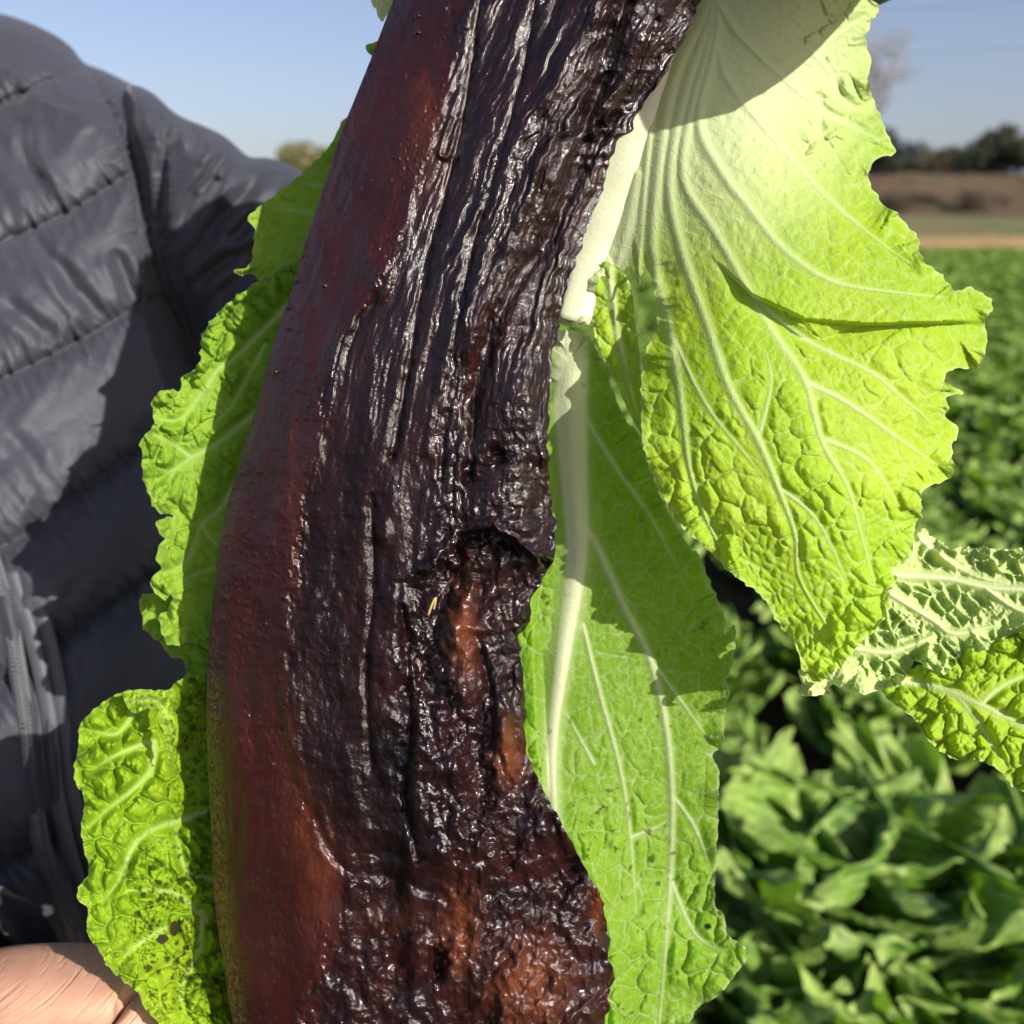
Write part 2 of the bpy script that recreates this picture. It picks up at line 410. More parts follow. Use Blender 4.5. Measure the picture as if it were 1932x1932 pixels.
# ------------------------------------------------------------------ cabbages in the field
def cab_leaf(Ln, W, a0, a1, nu, nv, seed, curl, frill):
    """one leaf growing from the origin along +X: blade V, F, vein"""
    u = np.linspace(-1, 1, nu); v = np.sin(np.linspace(0, 1, nv) * math.pi / 2); U, Vv = np.meshgrid(u, v)
    wid = W * (.12 * (1 - Vv) + np.clip(1 - np.abs(2 * Vv ** 1.4 - 1) ** 2.2, 0, 1) ** .62) * (1 + .07 * fbm(Vv * 12, np.sign(U) * 3, seed, 3))
    ang = a0 + (a1 - a0) * Vv ** 1.3            # angle from horizontal
    ds = Ln * np.diff(v, prepend=0)
    sx = np.cumsum(np.cos(ang[:, 0])) * ds; sz = np.cumsum(np.sin(ang[:, 0])) * ds
    nx_ = -np.sin(ang); nz_ = np.cos(ang)
    yy = U * wid * (1 + .10 * fbm(Vv * 14 + 5, np.sign(U) * 2, seed + 6, 3) * np.abs(U))
    bend = curl * (np.abs(U) ** 2) * wid * .9
    ruf = frill * (np.abs(U) ** 2.5 + sst(Vv, .75, 1)) * (fbm(Vv * 9 + U * 1.2, U * 2.5, seed + 2, 2) * 3 + .7 * np.sin(Vv * 27 + 5 * vn(Vv * 5, U, seed)))
    blis = .016 * fbm(Vv * Ln / .028, yy / .028, seed + 4, 2) * (1 - np.exp(-np.abs(yy) / .02))
    off = bend + ruf + blis + .006 * np.exp(-(yy / .012) ** 2) + .004 * np.abs(np.sin((Vv - .30 * np.abs(U)) * 31))
    X = sx[:, None] + nx_ * off; Z = sz[:, None] + nz_ * off; Y = yy + .6 * frill * vn(Vv * 14, U * 2, seed + 9)
    vein = np.exp(-(yy / (.017 * (1.2 - Vv))) ** 2) * 1.0
    for k in range(9):
        c = .08 + k * .1; s = np.abs(Vv - c - .30 * np.abs(U)) ; vein = np.maximum(vein, .75 * np.exp(-(s / .010) ** 2) * (np.abs(U) > .02) * (nv > 18))
    vein = np.maximum(vein, .5 * np.abs(U) ** 5 + .4 * sst(Vv, .9, 1))
    i, j = np.meshgrid(np.arange(nu - 1), np.arange(nv - 1)); a = (j * nu + i).ravel()
    F = np.stack([a, a + 1, a + nu + 1, a + nu], 1)
    return np.stack([X, Y, Z], -1).reshape(-1, 3), F, vein.ravel()
def rosette(seed, n, nu, nv, fr=.013, big=1.):
    rnd = random.Random(seed); out = []
    for k in range(n):
        f = k / (n - 1)                      # 0 outer .. 1 inner
        Ln = .40 - .15 * f + rnd.uniform(-.03, .03); W = big * (.15 - .05 * f) * rnd.uniform(.85, 1.12)
        a0 = R(18 + 58 * f + rnd.uniform(-6, 6)); a1 = a0 + R(rnd.uniform(-34, 8))
        if f > .75: a1 = a0 + R(rnd.uniform(-5, 25))
        V, F, ve = cab_leaf(Ln, W, a0, a1, nu, nv, seed * 50 + k, .30 + .3 * rnd.random(), fr)
        th = k * 2.39996 + rnd.uniform(-.2, .2); r0 = .03 * (1 - f) + .01
        c, s = math.cos(th), math.sin(th); x = V[:, 0] + r0; y = V[:, 1]
        out.append((np.stack([x * c - y * s, x * s + y * c, V[:, 2] + .02 + .05 * f], 1), F, ve))
    return out
def joined(parts):
    V = []; F = []; A = []; n = 0
    for v, f, a in parts: V.append(v); F.append(f + n); A.append(a); n += len(v)
    return np.concatenate(V), np.concatenate(F), np.concatenate(A)

G_CAB = 'chinese cabbages growing in rows across the field'
rows = []      # (x, y) planting positions, rows run away from the camera, slightly turned
ca, sa = math.cos(R(-6)), math.sin(R(-6))
rr_ = random.Random(3)
for i in range(-26, 110):
    for j in range(0, 150):
        x = i * .56 + .12; y = 1.0 + j * .50 + (.25 if i % 2 else 0)
        X = x * ca - y * sa; Y = x * sa + y * ca
        X += rr_.uniform(-.06, .06); Y += rr_.uniform(-.06, .06)
        if Y > 67 or Y < .9: continue
        if abs(X) > .66 * Y + 1.0: continue
        if math.hypot(X + .3, Y - 1.0) < .75: continue     # where the person stands
        rows.append((X, Y))
def vis(X, Y):      # on the open right side of the picture, or just off it
    f = Y * math.cos(PITCH) - (.15 - 1.3) * math.sin(PITCH); a = X / f / TAN
    return .22 < a < 1.15
V_ = sorted([p for p in rows if vis(*p)], key=lambda p: math.hypot(*p)); near = V_[:300]; ns = set(near)
# the hero plant stands where the photo has its big open cabbage
hero = at(1610, 1830, 1.80)[:2]
near = [p for p in near if math.hypot(p[0] - hero[0], p[1] - hero[1]) > .50]
near = [(hero[0], hero[1])] + near[:3] + [tuple(at(1400, 2080, 1.56)[:2]), tuple(at(1810, 2110, 1.55)[:2]), tuple(at(2150, 1850, 1.75)[:2])] + near[3:-3]
protos = []
for s in range(3):
    e = empty('chinese_cabbage'); tag(e, group=G_CAB, cat='cabbage'); ch = []
    for V, F, ve in (rosette(11 + s, 22, 27, 34, .013, 1.35) if s else rosette(10, 19, 45, 56, .013, 1.55)): ch.append(mesh_obj('leaf', V, F, M['cabbage'], e, {'vein': ve}))
    protos.append((e, ch))
lows = []
for s in range(3):
    V, F, ve = joined(rosette(31 + s, 22, 9, 11)); o = mesh_obj('chinese_cabbage', V, F, M['cabbage'], None, {'vein': ve}); lows.append(o)
used_p = [False] * 3; used_l = [False] * 3
NEARLBL = {0: 'large open cabbage with curling leaves at lower right, nearest complete plant in view'}
HB = ((1330, 1440, 'just right of the hanging midrib leaf'), (1440, 1560, 'below the tip of the fan leaf'), (1560, 1700, 'under the pale frilled leaf'), (1700, 1830, 'right of the big open cabbage'), (1830, 1932, 'by the right edge of the photo'))
VB = ((420, 520, 'far up the field'), (520, 640, 'in the middle of the field'), (640, 800, 'in the nearer rows'), (800, 1000, 'beside the fan leaf teeth'), (1300, 1500, 'in the shade behind the big plant'), (1500, 1700, 'next to the big plant'), (1850, 2000, 'at the bottom edge'))
taken = set()
def place_words(x, y):
    v = np.array([x, y, .2]) - CAM; f = v @ FWD; px = 966 + v[0] / f / TAN * 966; py = 966 - (v @ UP) / f / TAN * 966
    for a in HB:
        for b in VB:
            if a[0] <= px < a[1] and b[0] <= py < b[1] and (a, b) not in taken:
                taken.add((a, b)); return 'cabbage plant ' + b[2] + ', ' + a[2]
    return None
for k, (x, y) in enumerate(near):
    rz = rr_.uniform(0, 6.28); sc = rr_.uniform(.88, 1.12)
    if k < 26:
        e, ch = protos[0 if k == 0 else 1 + k % 2]
        if used_p[0 if k == 0 else 1 + k % 2]:
            o = e.copy(); C.objects.link(o)
            for c in ch:
                d = c.copy(); C.objects.link(d); d.parent = o; d.matrix_parent_inverse = Matrix()
        else: o = e; used_p[0 if k == 0 else 1 + k % 2] = True
    else:
        p = lows[k % 3]
        if used_l[k % 3]: o = p.copy(); C.objects.link(o)
        else: o = p; used_l[k % 3] = True
    o.location = (x, y, 0); o.rotation_euler = (rr_.uniform(-.08, .08), rr_.uniform(-.08, .08), rz); o.scale = (sc,) * 3
    if k == 0: o.scale = (1.38,) * 3
    tag(o, NEARLBL.get(k) or place_words(x, y) or ('green cabbage plant in the field beyond the big open one'), 'cabbage', G_CAB)
far = [p for p in rows if p not in ns and math.hypot(p[0] - hero[0], p[1] - hero[1]) > .4]
def mass(pts, proto, label):
    Fv, Ff, Fa = joined(proto); nV = len(Fv); P = np.array(pts); n = len(P)
    rs = np.random.RandomState(5); th = rs.uniform(0, 6.28, n); scl = rs.uniform(.85, 1.15, n)
    c, s = np.cos(th) * scl, np.sin(th) * scl
    X = Fv[None, :, 0] * c[:, None] - Fv[None, :, 1] * s[:, None] + P[:, :1]
    Y = Fv[None, :, 0] * s[:, None] + Fv[None, :, 1] * c[:, None] + P[:, 1:2]
    Z = Fv[None, :, 2] * scl[:, None] + 0 * X
    FF = (Ff[None] + (np.arange(n) * nV)[:, None, None]).reshape(-1, 4)
    tag(mesh_obj('cabbage_rows', np.stack([X, Y, Z], -1).reshape(-1, 3), FF, M['cabbage'], None, {'vein': np.tile(Fa, n)}), label, 'cabbages', kind='stuff')
mass([p for p in far if math.hypot(*p) > 8], rosette(77, 11, 4, 4), 'green mass of cabbage plants filling the field towards the dry bank')
mass([p for p in far if math.hypot(*p) <= 8], rosette(78, 18, 7, 9), 'cabbage rows hidden behind the person and the held leaves')

# ------------------------------------------------------------------ trees and scrub behind the field
M['crown_olive_haze'] = field_leaf('crown_olive_haze', (.14, .15, .06), (.24, .22, .10), (.2, .2, .06), (.16, .17, .05))  # lightened crown colour, distance haze painted in
M['crown_dark'] = field_leaf('crown_dark', (.040, .050, .034), (.085, .095, .06), (.1, .1, .05), (.05, .06, .03))
M['crown_brown'] = field_leaf('crown_brown', (.045, .035, .022), (.10, .075, .045), (.1, .08, .05), (.06, .05, .02))
M['bark'] = simple('bark', (.07, .055, .045), .9, 4, .3)
def crown(c, rx, rz, n, leaf, seed):
    rs = np.random.RandomState(seed); k = 12
    cc = rs.normal(0, 1, (k, 3)); cc /= np.linalg.norm(cc, axis=1)[:, None]; cc *= rs.uniform(.25, .75, (k, 1)) * np.array([rx, rx, rz])
    w = rs.randint(0, k, n); d = rs.normal(0, 1, (n, 3)); d /= np.linalg.norm(d, axis=1)[:, None]
    P = c + cc[w] + d * rs.uniform(.3, 1, (n, 1)) ** .5 * np.array([rx, rx, rz]) * .42
    a = rs.normal(0, 1, (n, 3)); a /= np.linalg.norm(a, axis=1)[:, None]; b = np.cross(a, rs.normal(0, 1, (n, 3))); b /= np.linalg.norm(b, axis=1)[:, None]
    s = leaf * rs.uniform(.6, 1.3, (n, 1)); a = a * s; b = b * s * .6
    V = np.stack([P - a, P - b, P + a, P + b], 1).reshape(-1, 3); F = np.arange(4 * n).reshape(-1, 4)
    return V, F
def tree(name, x, y, z, h, rx, m, label, seed, n=900, trunk=.3, group='trees and bushes on the far bank'):
    e = empty(name, (x, y, z), label, 'tree' if 'tree' in name else 'bush', group)
    V, F = crown(np.array([x, y, z + h * .62]), rx, h * .42, n * 2, h * .04, seed)
    o = mesh_obj('crown', V, F, m, e, {'vein': np.zeros(len(V))}, smooth=False)
    rnd = random.Random(seed); Vt = []; Ft = []
    def add(p, r, q, r2):
        v, f = tube([p, q], [r, r2], 6, 1, False); k = len(Vt); Vt.extend(v); Ft.extend([tuple(i + k for i in g) for g in f])
    add((x, y, z - .4), h * .035, (x + .02 * h, y, z + h * .5), h * .018)
    for k in range(6):
        a = rnd.uniform(0, 6.28); zz = z + h * rnd.uniform(.3, .5)
        add((x + .015 * h, y, zz), h * .014, (x + math.cos(a) * rx * .7, y + math.sin(a) * rx * .7, zz + h * rnd.uniform(.15, .35)), h * .004)
    mesh_obj('trunk', Vt, Ft, M['bark'], e)
    return e
def hz(px, Y, z=0):      # x for a bearing in the picture at distance Y and height z
    f = Y * math.cos(PITCH) - (z - 1.3) * math.sin(PITCH); return (px - 966) / 966 * TAN * f
tree('olive_tree', hz(585, 92, 8), 92, 3.4, 6.2, 3.4, M['crown_olive_haze'], 'olive green tree standing behind the jacket shoulder, left of the dark root', 1, 1600)
spec_ = [
 (1655, 97, 6.0, 3.6, 'crown_dark', 'dark evergreen bush just right of the fan leaf edge, leftmost of the bank bushes'),
 (1700, 95, 4.6, 3.0, 'crown_dark', 'dark low bush on the bank under the bare tree'),
 (1742, 101, 4.8, 3.2, 'crown_brown', 'brownish bush in front of the distant blue hill'),
 (1785, 104, 5.2, 3.2, 'crown_brown', 'russet scrub bush on the bank crest in front of the hill'),
 (1828, 100, 5.0, 3.4, 'crown_dark', 'grey green bush between russet scrub and the tall tree'),
 (1870, 103, 7.6, 3.2, 'crown_dark', 'tall dark tree at right rising highest above the bank'),
 (1915, 98, 6.4, 3.8, 'crown_dark', 'dark broad tree cut by the right edge of the photo'),
 (1960, 100, 7, 4, 'crown_olive_haze', 'olive tree just past the right edge of the photo')]
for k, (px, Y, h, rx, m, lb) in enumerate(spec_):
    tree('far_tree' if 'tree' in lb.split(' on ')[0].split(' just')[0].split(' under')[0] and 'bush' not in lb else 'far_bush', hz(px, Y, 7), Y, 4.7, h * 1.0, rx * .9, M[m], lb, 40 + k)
for k, px in enumerate((1690, 1760, 1840, 1905)):
    tree('scrub_bush', hz(px, 86, 3), 86 + (k % 2) * 3, 2.2, 2.6, 2.2, M['crown_brown'],
         ['low brown scrub bush at foot of bank, leftmost of four', 'second low brown scrub bush along foot of bank',
          'third low brown scrub bush along foot of bank', 'low brown scrub bush at foot of bank near right edge'][k], 70 + k, 500, group='scrub along the foot of the bank')
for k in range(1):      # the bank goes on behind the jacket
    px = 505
    tree('far_tree', hz(px, 98, 7), 98, 4.5, 3, 2.4, M[['crown_dark', 'crown_brown', 'crown_olive_haze'][k % 3]],
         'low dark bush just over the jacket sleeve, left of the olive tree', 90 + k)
def bare_tree(x, y, z, h, seed):
    e = empty('bare_tree', (x, y, z), 'leafless grey tree rising above the bank beside the fan leaf', 'tree', 'trees and bushes on the far bank')
    rnd = random.Random(seed); V1 = []; F1 = []; V2 = []; F2 = []
    def grow(p, d, l, r, lev):
        q = p + d * l; v, f = tube([p, q], [r, r * .7], 5, 1, False)
        VV, F_ = (V1, F1) if lev < 2 else (V2, F2)
        k = len(VV); VV.extend(v); F_.extend([tuple(i + k for i in g) for g in f])
        if lev < 6:
            for _ in range(3 if lev else 4):
                nd = (d + Vector((rnd.gauss(0, .5), rnd.gauss(0, .5), rnd.gauss(.12, .3)))).normalized()
                grow(q, nd, l * rnd.uniform(.62, .85), r * .62, lev + 1)
    grow(Vector((x, y, z)), Vector((-.05, 0, 1)), h * .25, h * .022, 0)
    mesh_obj('trunk', V1, F1, M['grey_twig'], e); mesh_obj('branches', V2, F2, M['grey_twig'], e)
M['grey_twig'] = simple('grey_twig', (.26, .25, .25), .9, 4, .2)
bare_tree(hz(1668, 88, 8), 93, 5.8, 14.5, 6)
# power cables across the sky
def pole(x, y, lb):
    e = empty('utility_pole', (x, y, 0), lb, 'pole', 'utility poles')
    v, f = tube([(x, y, 0), (x, y, 44)], [.5, .3], 10); mesh_obj('pole', v, f, M['bark'], e)
    v, f = tube([(x - 4.5, y, 42.5), (x + 4.5, y, 42.5)], [.15, .15], 6); mesh_obj('crossarm', v, f, M['bark'], e)
pole(hz(905, 220, 30), 220, 'tall utility pole hidden behind the dark root, carrying the sky cables'); pole(200, 150, 'tall utility pole past the right edge, carrying the sky cables')
for k, (dx, dz) in enumerate(((-4, 0), (4, -7))):
    pts = [(hz(905, 220, 30) + dx + (200 - hz(905, 220, 30)) * t, 220 - 70 * t, 43 + dz - 14 * t * (1 - t)) for t in np.linspace(0, 1, 24)]
    v, f = tube(pts, [.035] * 24, 5)
    tag(mesh_obj('power_cable', v, f, M['bark']), ['thin faint power cable across the sky at top right, upper one', 'thin faint power cable across the sky at right, lower one'][k], 'cable', 'power cables in the sky')

# ------------------------------------------------------------------ the dark preserved root
LX = [(860, -300), (742, 0), (704, 100), (672, 180), (640, 260), (622, 320), (600, 385), (576, 460), (555, 530), (532, 600), (512, 660), (492, 740), (475, 800), (452, 870), (430, 950), (412, 1030), (405, 1100), (399, 1160), (393, 1230), (390, 1300), (390, 1400), (394, 1480), (398, 1560), (402, 1640), (405, 1700), (412, 1760), (425, 1840), (440, 1932), (480, 2060), (560, 2190)]
RX = [(1430, -300), (1321, 0), (1289, 70), (1271, 105), (1254, 140), (1195, 222), (1192, 246), (1164, 270), (1140, 342), (1116, 410), (1082, 505), (1065, 563), (1045, 649), (1041, 671), (1034, 764), (1034, 866), (1041, 951), (1048, 996), (1041, 1062), (1017, 1105), (1000, 1139), (993, 1187), (975, 1207), (980, 1269), (987, 1323), (997, 1409), (1007, 1456), (1038, 1511), (1072, 1579), (1113, 1648), (1140, 1689), (1147, 1784), (1157, 1853), (1140, 1932), (1090, 2080), (980, 2190)]
BND = [(-300, 1000), (0, 893), (60, 872), (130, 850), (230, 832), (300, 798), (400, 768), (490, 742), (560, 700), (650, 632), (740, 608), (850, 590), (950, 568), (1050, 560), (1130, 550), (1250, 533), (1330, 540), (1400, 550), (1500, 585), (1600, 600), (1650, 660), (1750, 640), (1932, 560), (2200, 520)]
def root():
    e = empty('preserved_root', tuple(at(760, 1000, .45)), 'long curved glossy dark brown preserved root with smooth reddish rind and wrinkled black face', 'preserved root')
    L_ = catmull(LX, 10); Rr = catmull(RX, 6)
    # small knobs on the right rim
    ry = Rr[:, 1]; Rr[:, 0] += 3.5 * fbm(ry / 12, ry * 0, 5, 3) * 2 + np.where(ry > 1150, 9 * fbm(ry / 34, ry * 0 + 4, 6, 2), 0)
    out = np.concatenate([L_, Rr[::-1]])
    X, Y, F, d, a, rim = grid(out, 2.1)
    xl = np.interp(Y, L_[:, 1], L_[:, 0]); o_ = np.argsort(Rr[:, 1], kind='stable'); xr = np.interp(Y, Rr[o_, 1], Rr[o_, 0])
    s = np.clip((X - xl) / (xr - xl), 0, 1); ws = s * 620 + 14 * fbm(X / 90, Y / 160, 8)
    by = np.array(BND); bx = np.interp(Y, by[:, 0], by[:, 1]) + 16 * fbm(X / 30, Y / 40, 21, 4)
    rind = 1 - sst(X + 9 * fbm(X / 9, Y / 14, 23, 3), bx - 16, bx + 14)
    low = sst(Y + 90 * vn(X / 90, Y / 90, 2), 1560, 1720)                # lower part: mottled rind all over
    base = .452 + .012 * (Y - 900) / 1000
    # round section: thick slab, rolls away on the left (rind), more sharply on the right
    q = np.minimum(s / .32, 1); roll = .024 * (1 - q) ** 2.2
    q2 = np.minimum((1 - s) / .30, 1); roll += .014 * (1 - q2) ** 1.8
    h = .015 * np.clip((s - .15) / .5, 0, 1) * (1 - .5 * low); calm = 1 - .62 * sst(s, .2, .3) * (1 - sst(s, .55, .72)) * (1 - .5 * low)
    face = 1 - rind
    fibre = np.clip(1.05 - sst(Y + 160 * vn(X / 110, Y / 140, 4), 640, 1150), 0, 1)
    fib = ridged(ws / 12 + Y / 400, Y / 150 + ws / 190, 31, 3) * .00040 + np.maximum(0, vn(ws / 26 + Y / 300, Y / 190 + ws / 300, 33)) * .0042 + vn(ws / 4.4 + Y / 90, Y / 38 + ws / 60, 35) * .0009 + vn(ws / 8 - Y / 150, Y / 60, 38) * .0008 + fbm(ws / 80, Y / 300, 36, 3) * .006
    gran = fbm(X / 13, Y / 17, 41, 4) * .0016 + ridged(X / 42, Y / 55, 43, 3) * .0009 + fbm(X / 80, Y / 120, 44, 3) * .0075
    dg = (X * .75 + Y * .65); cross = ridged(dg / 30, (X - Y) / 120, 47, 2) * .0009
    h = h + face * calm * (fibre * (fib * 1.25 + .4 * gran) + (1 - fibre) * (gran * 1.15 + low * cross + .5 * np.maximum(0, vn(ws / 22, Y / 120, 49)) * .006))
    h = h + rind * (fbm(X / 110, Y / 240, 51, 3) * .004 + fbm(X / 24, Y / 40, 52, 3) * .0007)
    # scattered warts and little drips on the rind
    f1, f2 = voro(X / 46, Y / 46, 60); h = h + rind * .0011 * np.exp(-(f1 / .09) ** 2) * sst(vn(X / 90, Y / 130, 9), .0, .2) * h2(np.floor(X / 46), np.floor(Y / 46), 19) * 2
    h = h + rind * (1 - low * .5) * (ridged(X / 9 + Y / 60, Y / 30, 97, 2) * .00014 + .0006 * ridged(ws / 26 + Y / 700, Y / 330, 98, 2) * .5)
    p1, _ = voro(X / 15 + 9, Y / 22, 64); h = h + rind * .0007 * np.exp(-(p1 / .16) ** 2) * (vn(X / 50, Y / 80, 66) > .02) - rind * .0005 * np.exp(-((voro(X / 21, Y / 30, 65)[0]) / .14) ** 2) * (vn(X / 60, Y / 70, 67) > 0)
    # rind lip standing over the face
    h = h + .0008 * np.exp(-((X - bx) / 12) ** 2) * (1 - low) + .0012 * rind
    # lengthwise furrows of the face
    for pts, w, dp in (([(905, 0), (880, 180), (850, 330), (800, 520), (770, 700), (740, 860)], 9, .0028), ([(1180, 0), (1120, 200), (1050, 420), (960, 560), (900, 720), (885, 900)], 16, .0055), ([(1010, 0), (980, 160), (930, 330), (880, 520), (850, 700), (830, 900)], 7, .002), ([(1240, 40), (1180, 180), (1100, 330)], 8, .003), ([(760, 1150), (775, 1350), (765, 1500), (790, 1620)], 9, .004), ([(900, 1200), (925, 1300), (930, 1400), (960, 1480)], 9, .004), ([(560, 1480), (600, 1560), (650, 1640), (760, 1660), (880, 1720), (960, 1800)], 10, .0014), ([(700, 940), (705, 1100), (690, 1260), (700, 1450)], 8, .002), ([(1040, 1540), (1055, 1600), (1090, 1660)], 8, .004)):
        dd = seg_dist(X, Y, catmull(pts, 20), far=70)[0]; dd = dd + 5 * vn(X / 16, Y / 16, 71)
        h = h - dp * np.exp(-(np.clip(dd, 0, 200) / w) ** 2)
    # glossy raised lump on the right, with the undercut ledge below it
    h = h + .011 * np.exp(-((X - 985) / 70) ** 2) * sst(Y, 520, 760) * (1 - sst(Y, 1040, 1110))
    lx = [760, 785, 830, 884, 930, 970, 1004, 1038, 1200]; ly = [1105, 1082, 1040, 990, 990, 1020, 1056, 1062, 1062]
    dy = Y - np.interp(X, lx, ly) - 34 * fbm(X / 34, Y / 34, 73, 3); lm = sst(X, 755, 830)
    h = h - .020 * lm * sst(dy, -3, 22) * np.exp(-np.clip(dy, 0, 900) / 90) + .002 * lm * np.exp(-(dy / 16) ** 2) * (dy < 6)
    cav = catmull([(850, 1090), (815, 1150), (800, 1230), (835, 1310), (880, 1380), (905, 1470), (900, 1560)], 12)
    cd = seg_dist(X, Y, cav, far=90)[0] + 26 * fbm(X / 22, Y / 26, 74, 3); h = h - .0075 * np.exp(-(np.clip(cd, 0, 300) / 24) ** 2)
    h = h + face * .006 * fbm(X / 48, Y / 60, 76, 3) * sst(s, .5, .65) * sst(Y, 950, 1150)
    # lower right body stands forward of the matt middle
    mx = 765 + 18 * vn(Y / 60, Y * 0, 75); h = h + .0045 * sst(X, mx - 10, mx + 16) * sst(Y, 1180, 1320) * (1 - .6 * sst(Y, 1600, 1720))
    # lobes by the right rim
    for cx, cy, ax, ay, hh in ((960, 1410, 34, 75, .006), (870, 1180, 26, 60, .0045), (800, 1200, 22, 50, .004), (905, 1560, 60, 40, .003), (1090, 1760, 50, 110, .004), (720, 1000, 16, 30, .002), (1000, 700, 26, 80, .004), (800, 1790, 40, 34, .004), (880, 1850, 45, 80, .004), (1000, 1870, 60, 70, .0035), (720, 530, 22, 40, .003)):
        h = h + hh * np.exp(-(((X - cx) / ax) ** 2 + ((Y - cy) / ay) ** 2) ** 1.6)
    for cx, cy, ax, ay, hh in ((936, 858, 22, 13, .008), (826, 1815, 14, 30, .009), (845, 1140, 12, 26, .004), (1135, 240, 12, 12, .006), (912, 1350, 8, 36, .006), (800, 1095, 30, 10, .004)):
        h = h - hh * np.exp(-(((X - cx + 14 * vn(X / 11, Y / 11, 87)) / ax) ** 2 + ((Y - cy + 14 * vn(X / 13, Y / 13, 88)) / ay) ** 2) ** 1.3)
    # the little looped wrinkle
    ul = catmull([(850, 225), (832, 275), (830, 292), (840, 298), (850, 285), (866, 230)], 6)
    h = h + .0022 * np.exp(-(seg_dist(X, Y, ul, far=40)[0] / 5) ** 2)
    edge = sst(d, 0, 26); h = h + .0 * edge
    amber = np.zeros_like(X)
    for cx, cy, ax, ay, k in ((875, 1190, 26, 90, .8), (958, 1420, 30, 66, .75), (600, 1660, 34, 110, .4), (570, 1560, 24, 90, .35), (868, 1760, 34, 90, .85), (1000, 1860, 75, 90, .8), (470, 1800, 60, 90, .12), (800, 250, 36, 130, .25), (555, 950, 10, 200, .2), (1128, 1700, 12, 60, .7), (545, 1480, 20, 160, .18), (750, 1730, 90, 30, .2)):
        g = np.exp(-(((X - cx + 10 * vn(X / 15, Y / 15, 81)) / ax) ** 2 + ((Y - cy + 16 * vn(X / 18, Y / 18, 82)) / ay) ** 2) ** 1.3); amber = np.maximum(amber, k * g)
    tone = .5 + (.5 * fbm(ws / 22 + Y / 500, Y / 210, 91, 3)) * (1 - .6 * rind) + .3 * fbm(X / 7, Y / 9, 92, 3) + .35 * fbm(X / 60, Y / 100, 93, 2)
    rcol = np.clip(rind + low * .45 * sst(vn(X / 70, Y / 90, 84), -.15, .25), 0, 1) * (.75 + .5 * vn(X / 50, Y / 160, 85))
    leaf_sheen = sst(Y, 1150, 1350) * np.exp(-(np.clip(X - xl - 14, 0, 999) / 16) ** 2) * .9 + .35 * sst(s, 0, .02) * (1 - sst(s, .02, .05)) * sst(Y, 600, 700)  # where the leaves' green sheen is painted, along the left rim
    wet = face * np.clip(sst(s, .55, .9) + low * .6 + .2 + .3 * fibre, 0, 1) + rind * .15
    D = base + roll - h
    V = at(X, Y, D)
    mesh_obj('cut_face', V, F, M['root'], e, {'rind': rcol, 'amber': amber, 'leaf_sheen': leaf_sheen * .45, 'wet': wet, 'tone': np.clip(tone, 0, 1), 'dull': np.clip(face * sst(Y, 620, 900) * (1 - sst(s, .52, .68)) * (1 - low) + .3 * face * vn(X / 40, Y / 60, 95), 0, 1)})
    # the far side, coarser, closing the body
    X, Y, F, d, a, rim = grid(out, 12)
    q = np.clip(d / 150, 0, 1); xl = np.interp(Y, L_[:, 1], L_[:, 0]); xr = np.interp(Y, Rr[o_, 1], Rr[o_, 0]); s = np.clip((X - xl) / (xr - xl), 0, 1)
    D = .452 + .012 * (Y - 900) / 1000 + .015 * s + .027 * (1 - s) + .034 * np.sqrt(np.clip(1 - np.abs(2 * s - 1) ** 2.5, 0, 1)) + .002 * fbm(X / 60, Y / 90, 5)
    z = np.zeros_like(X)
    mesh_obj('underside', at(X, Y, D), F[:, ::-1], M['root'], e, {'rind': z + .8, 'amber': z, 'leaf_sheen': z, 'wet': z, 'tone': z + .5})
    return e
root()

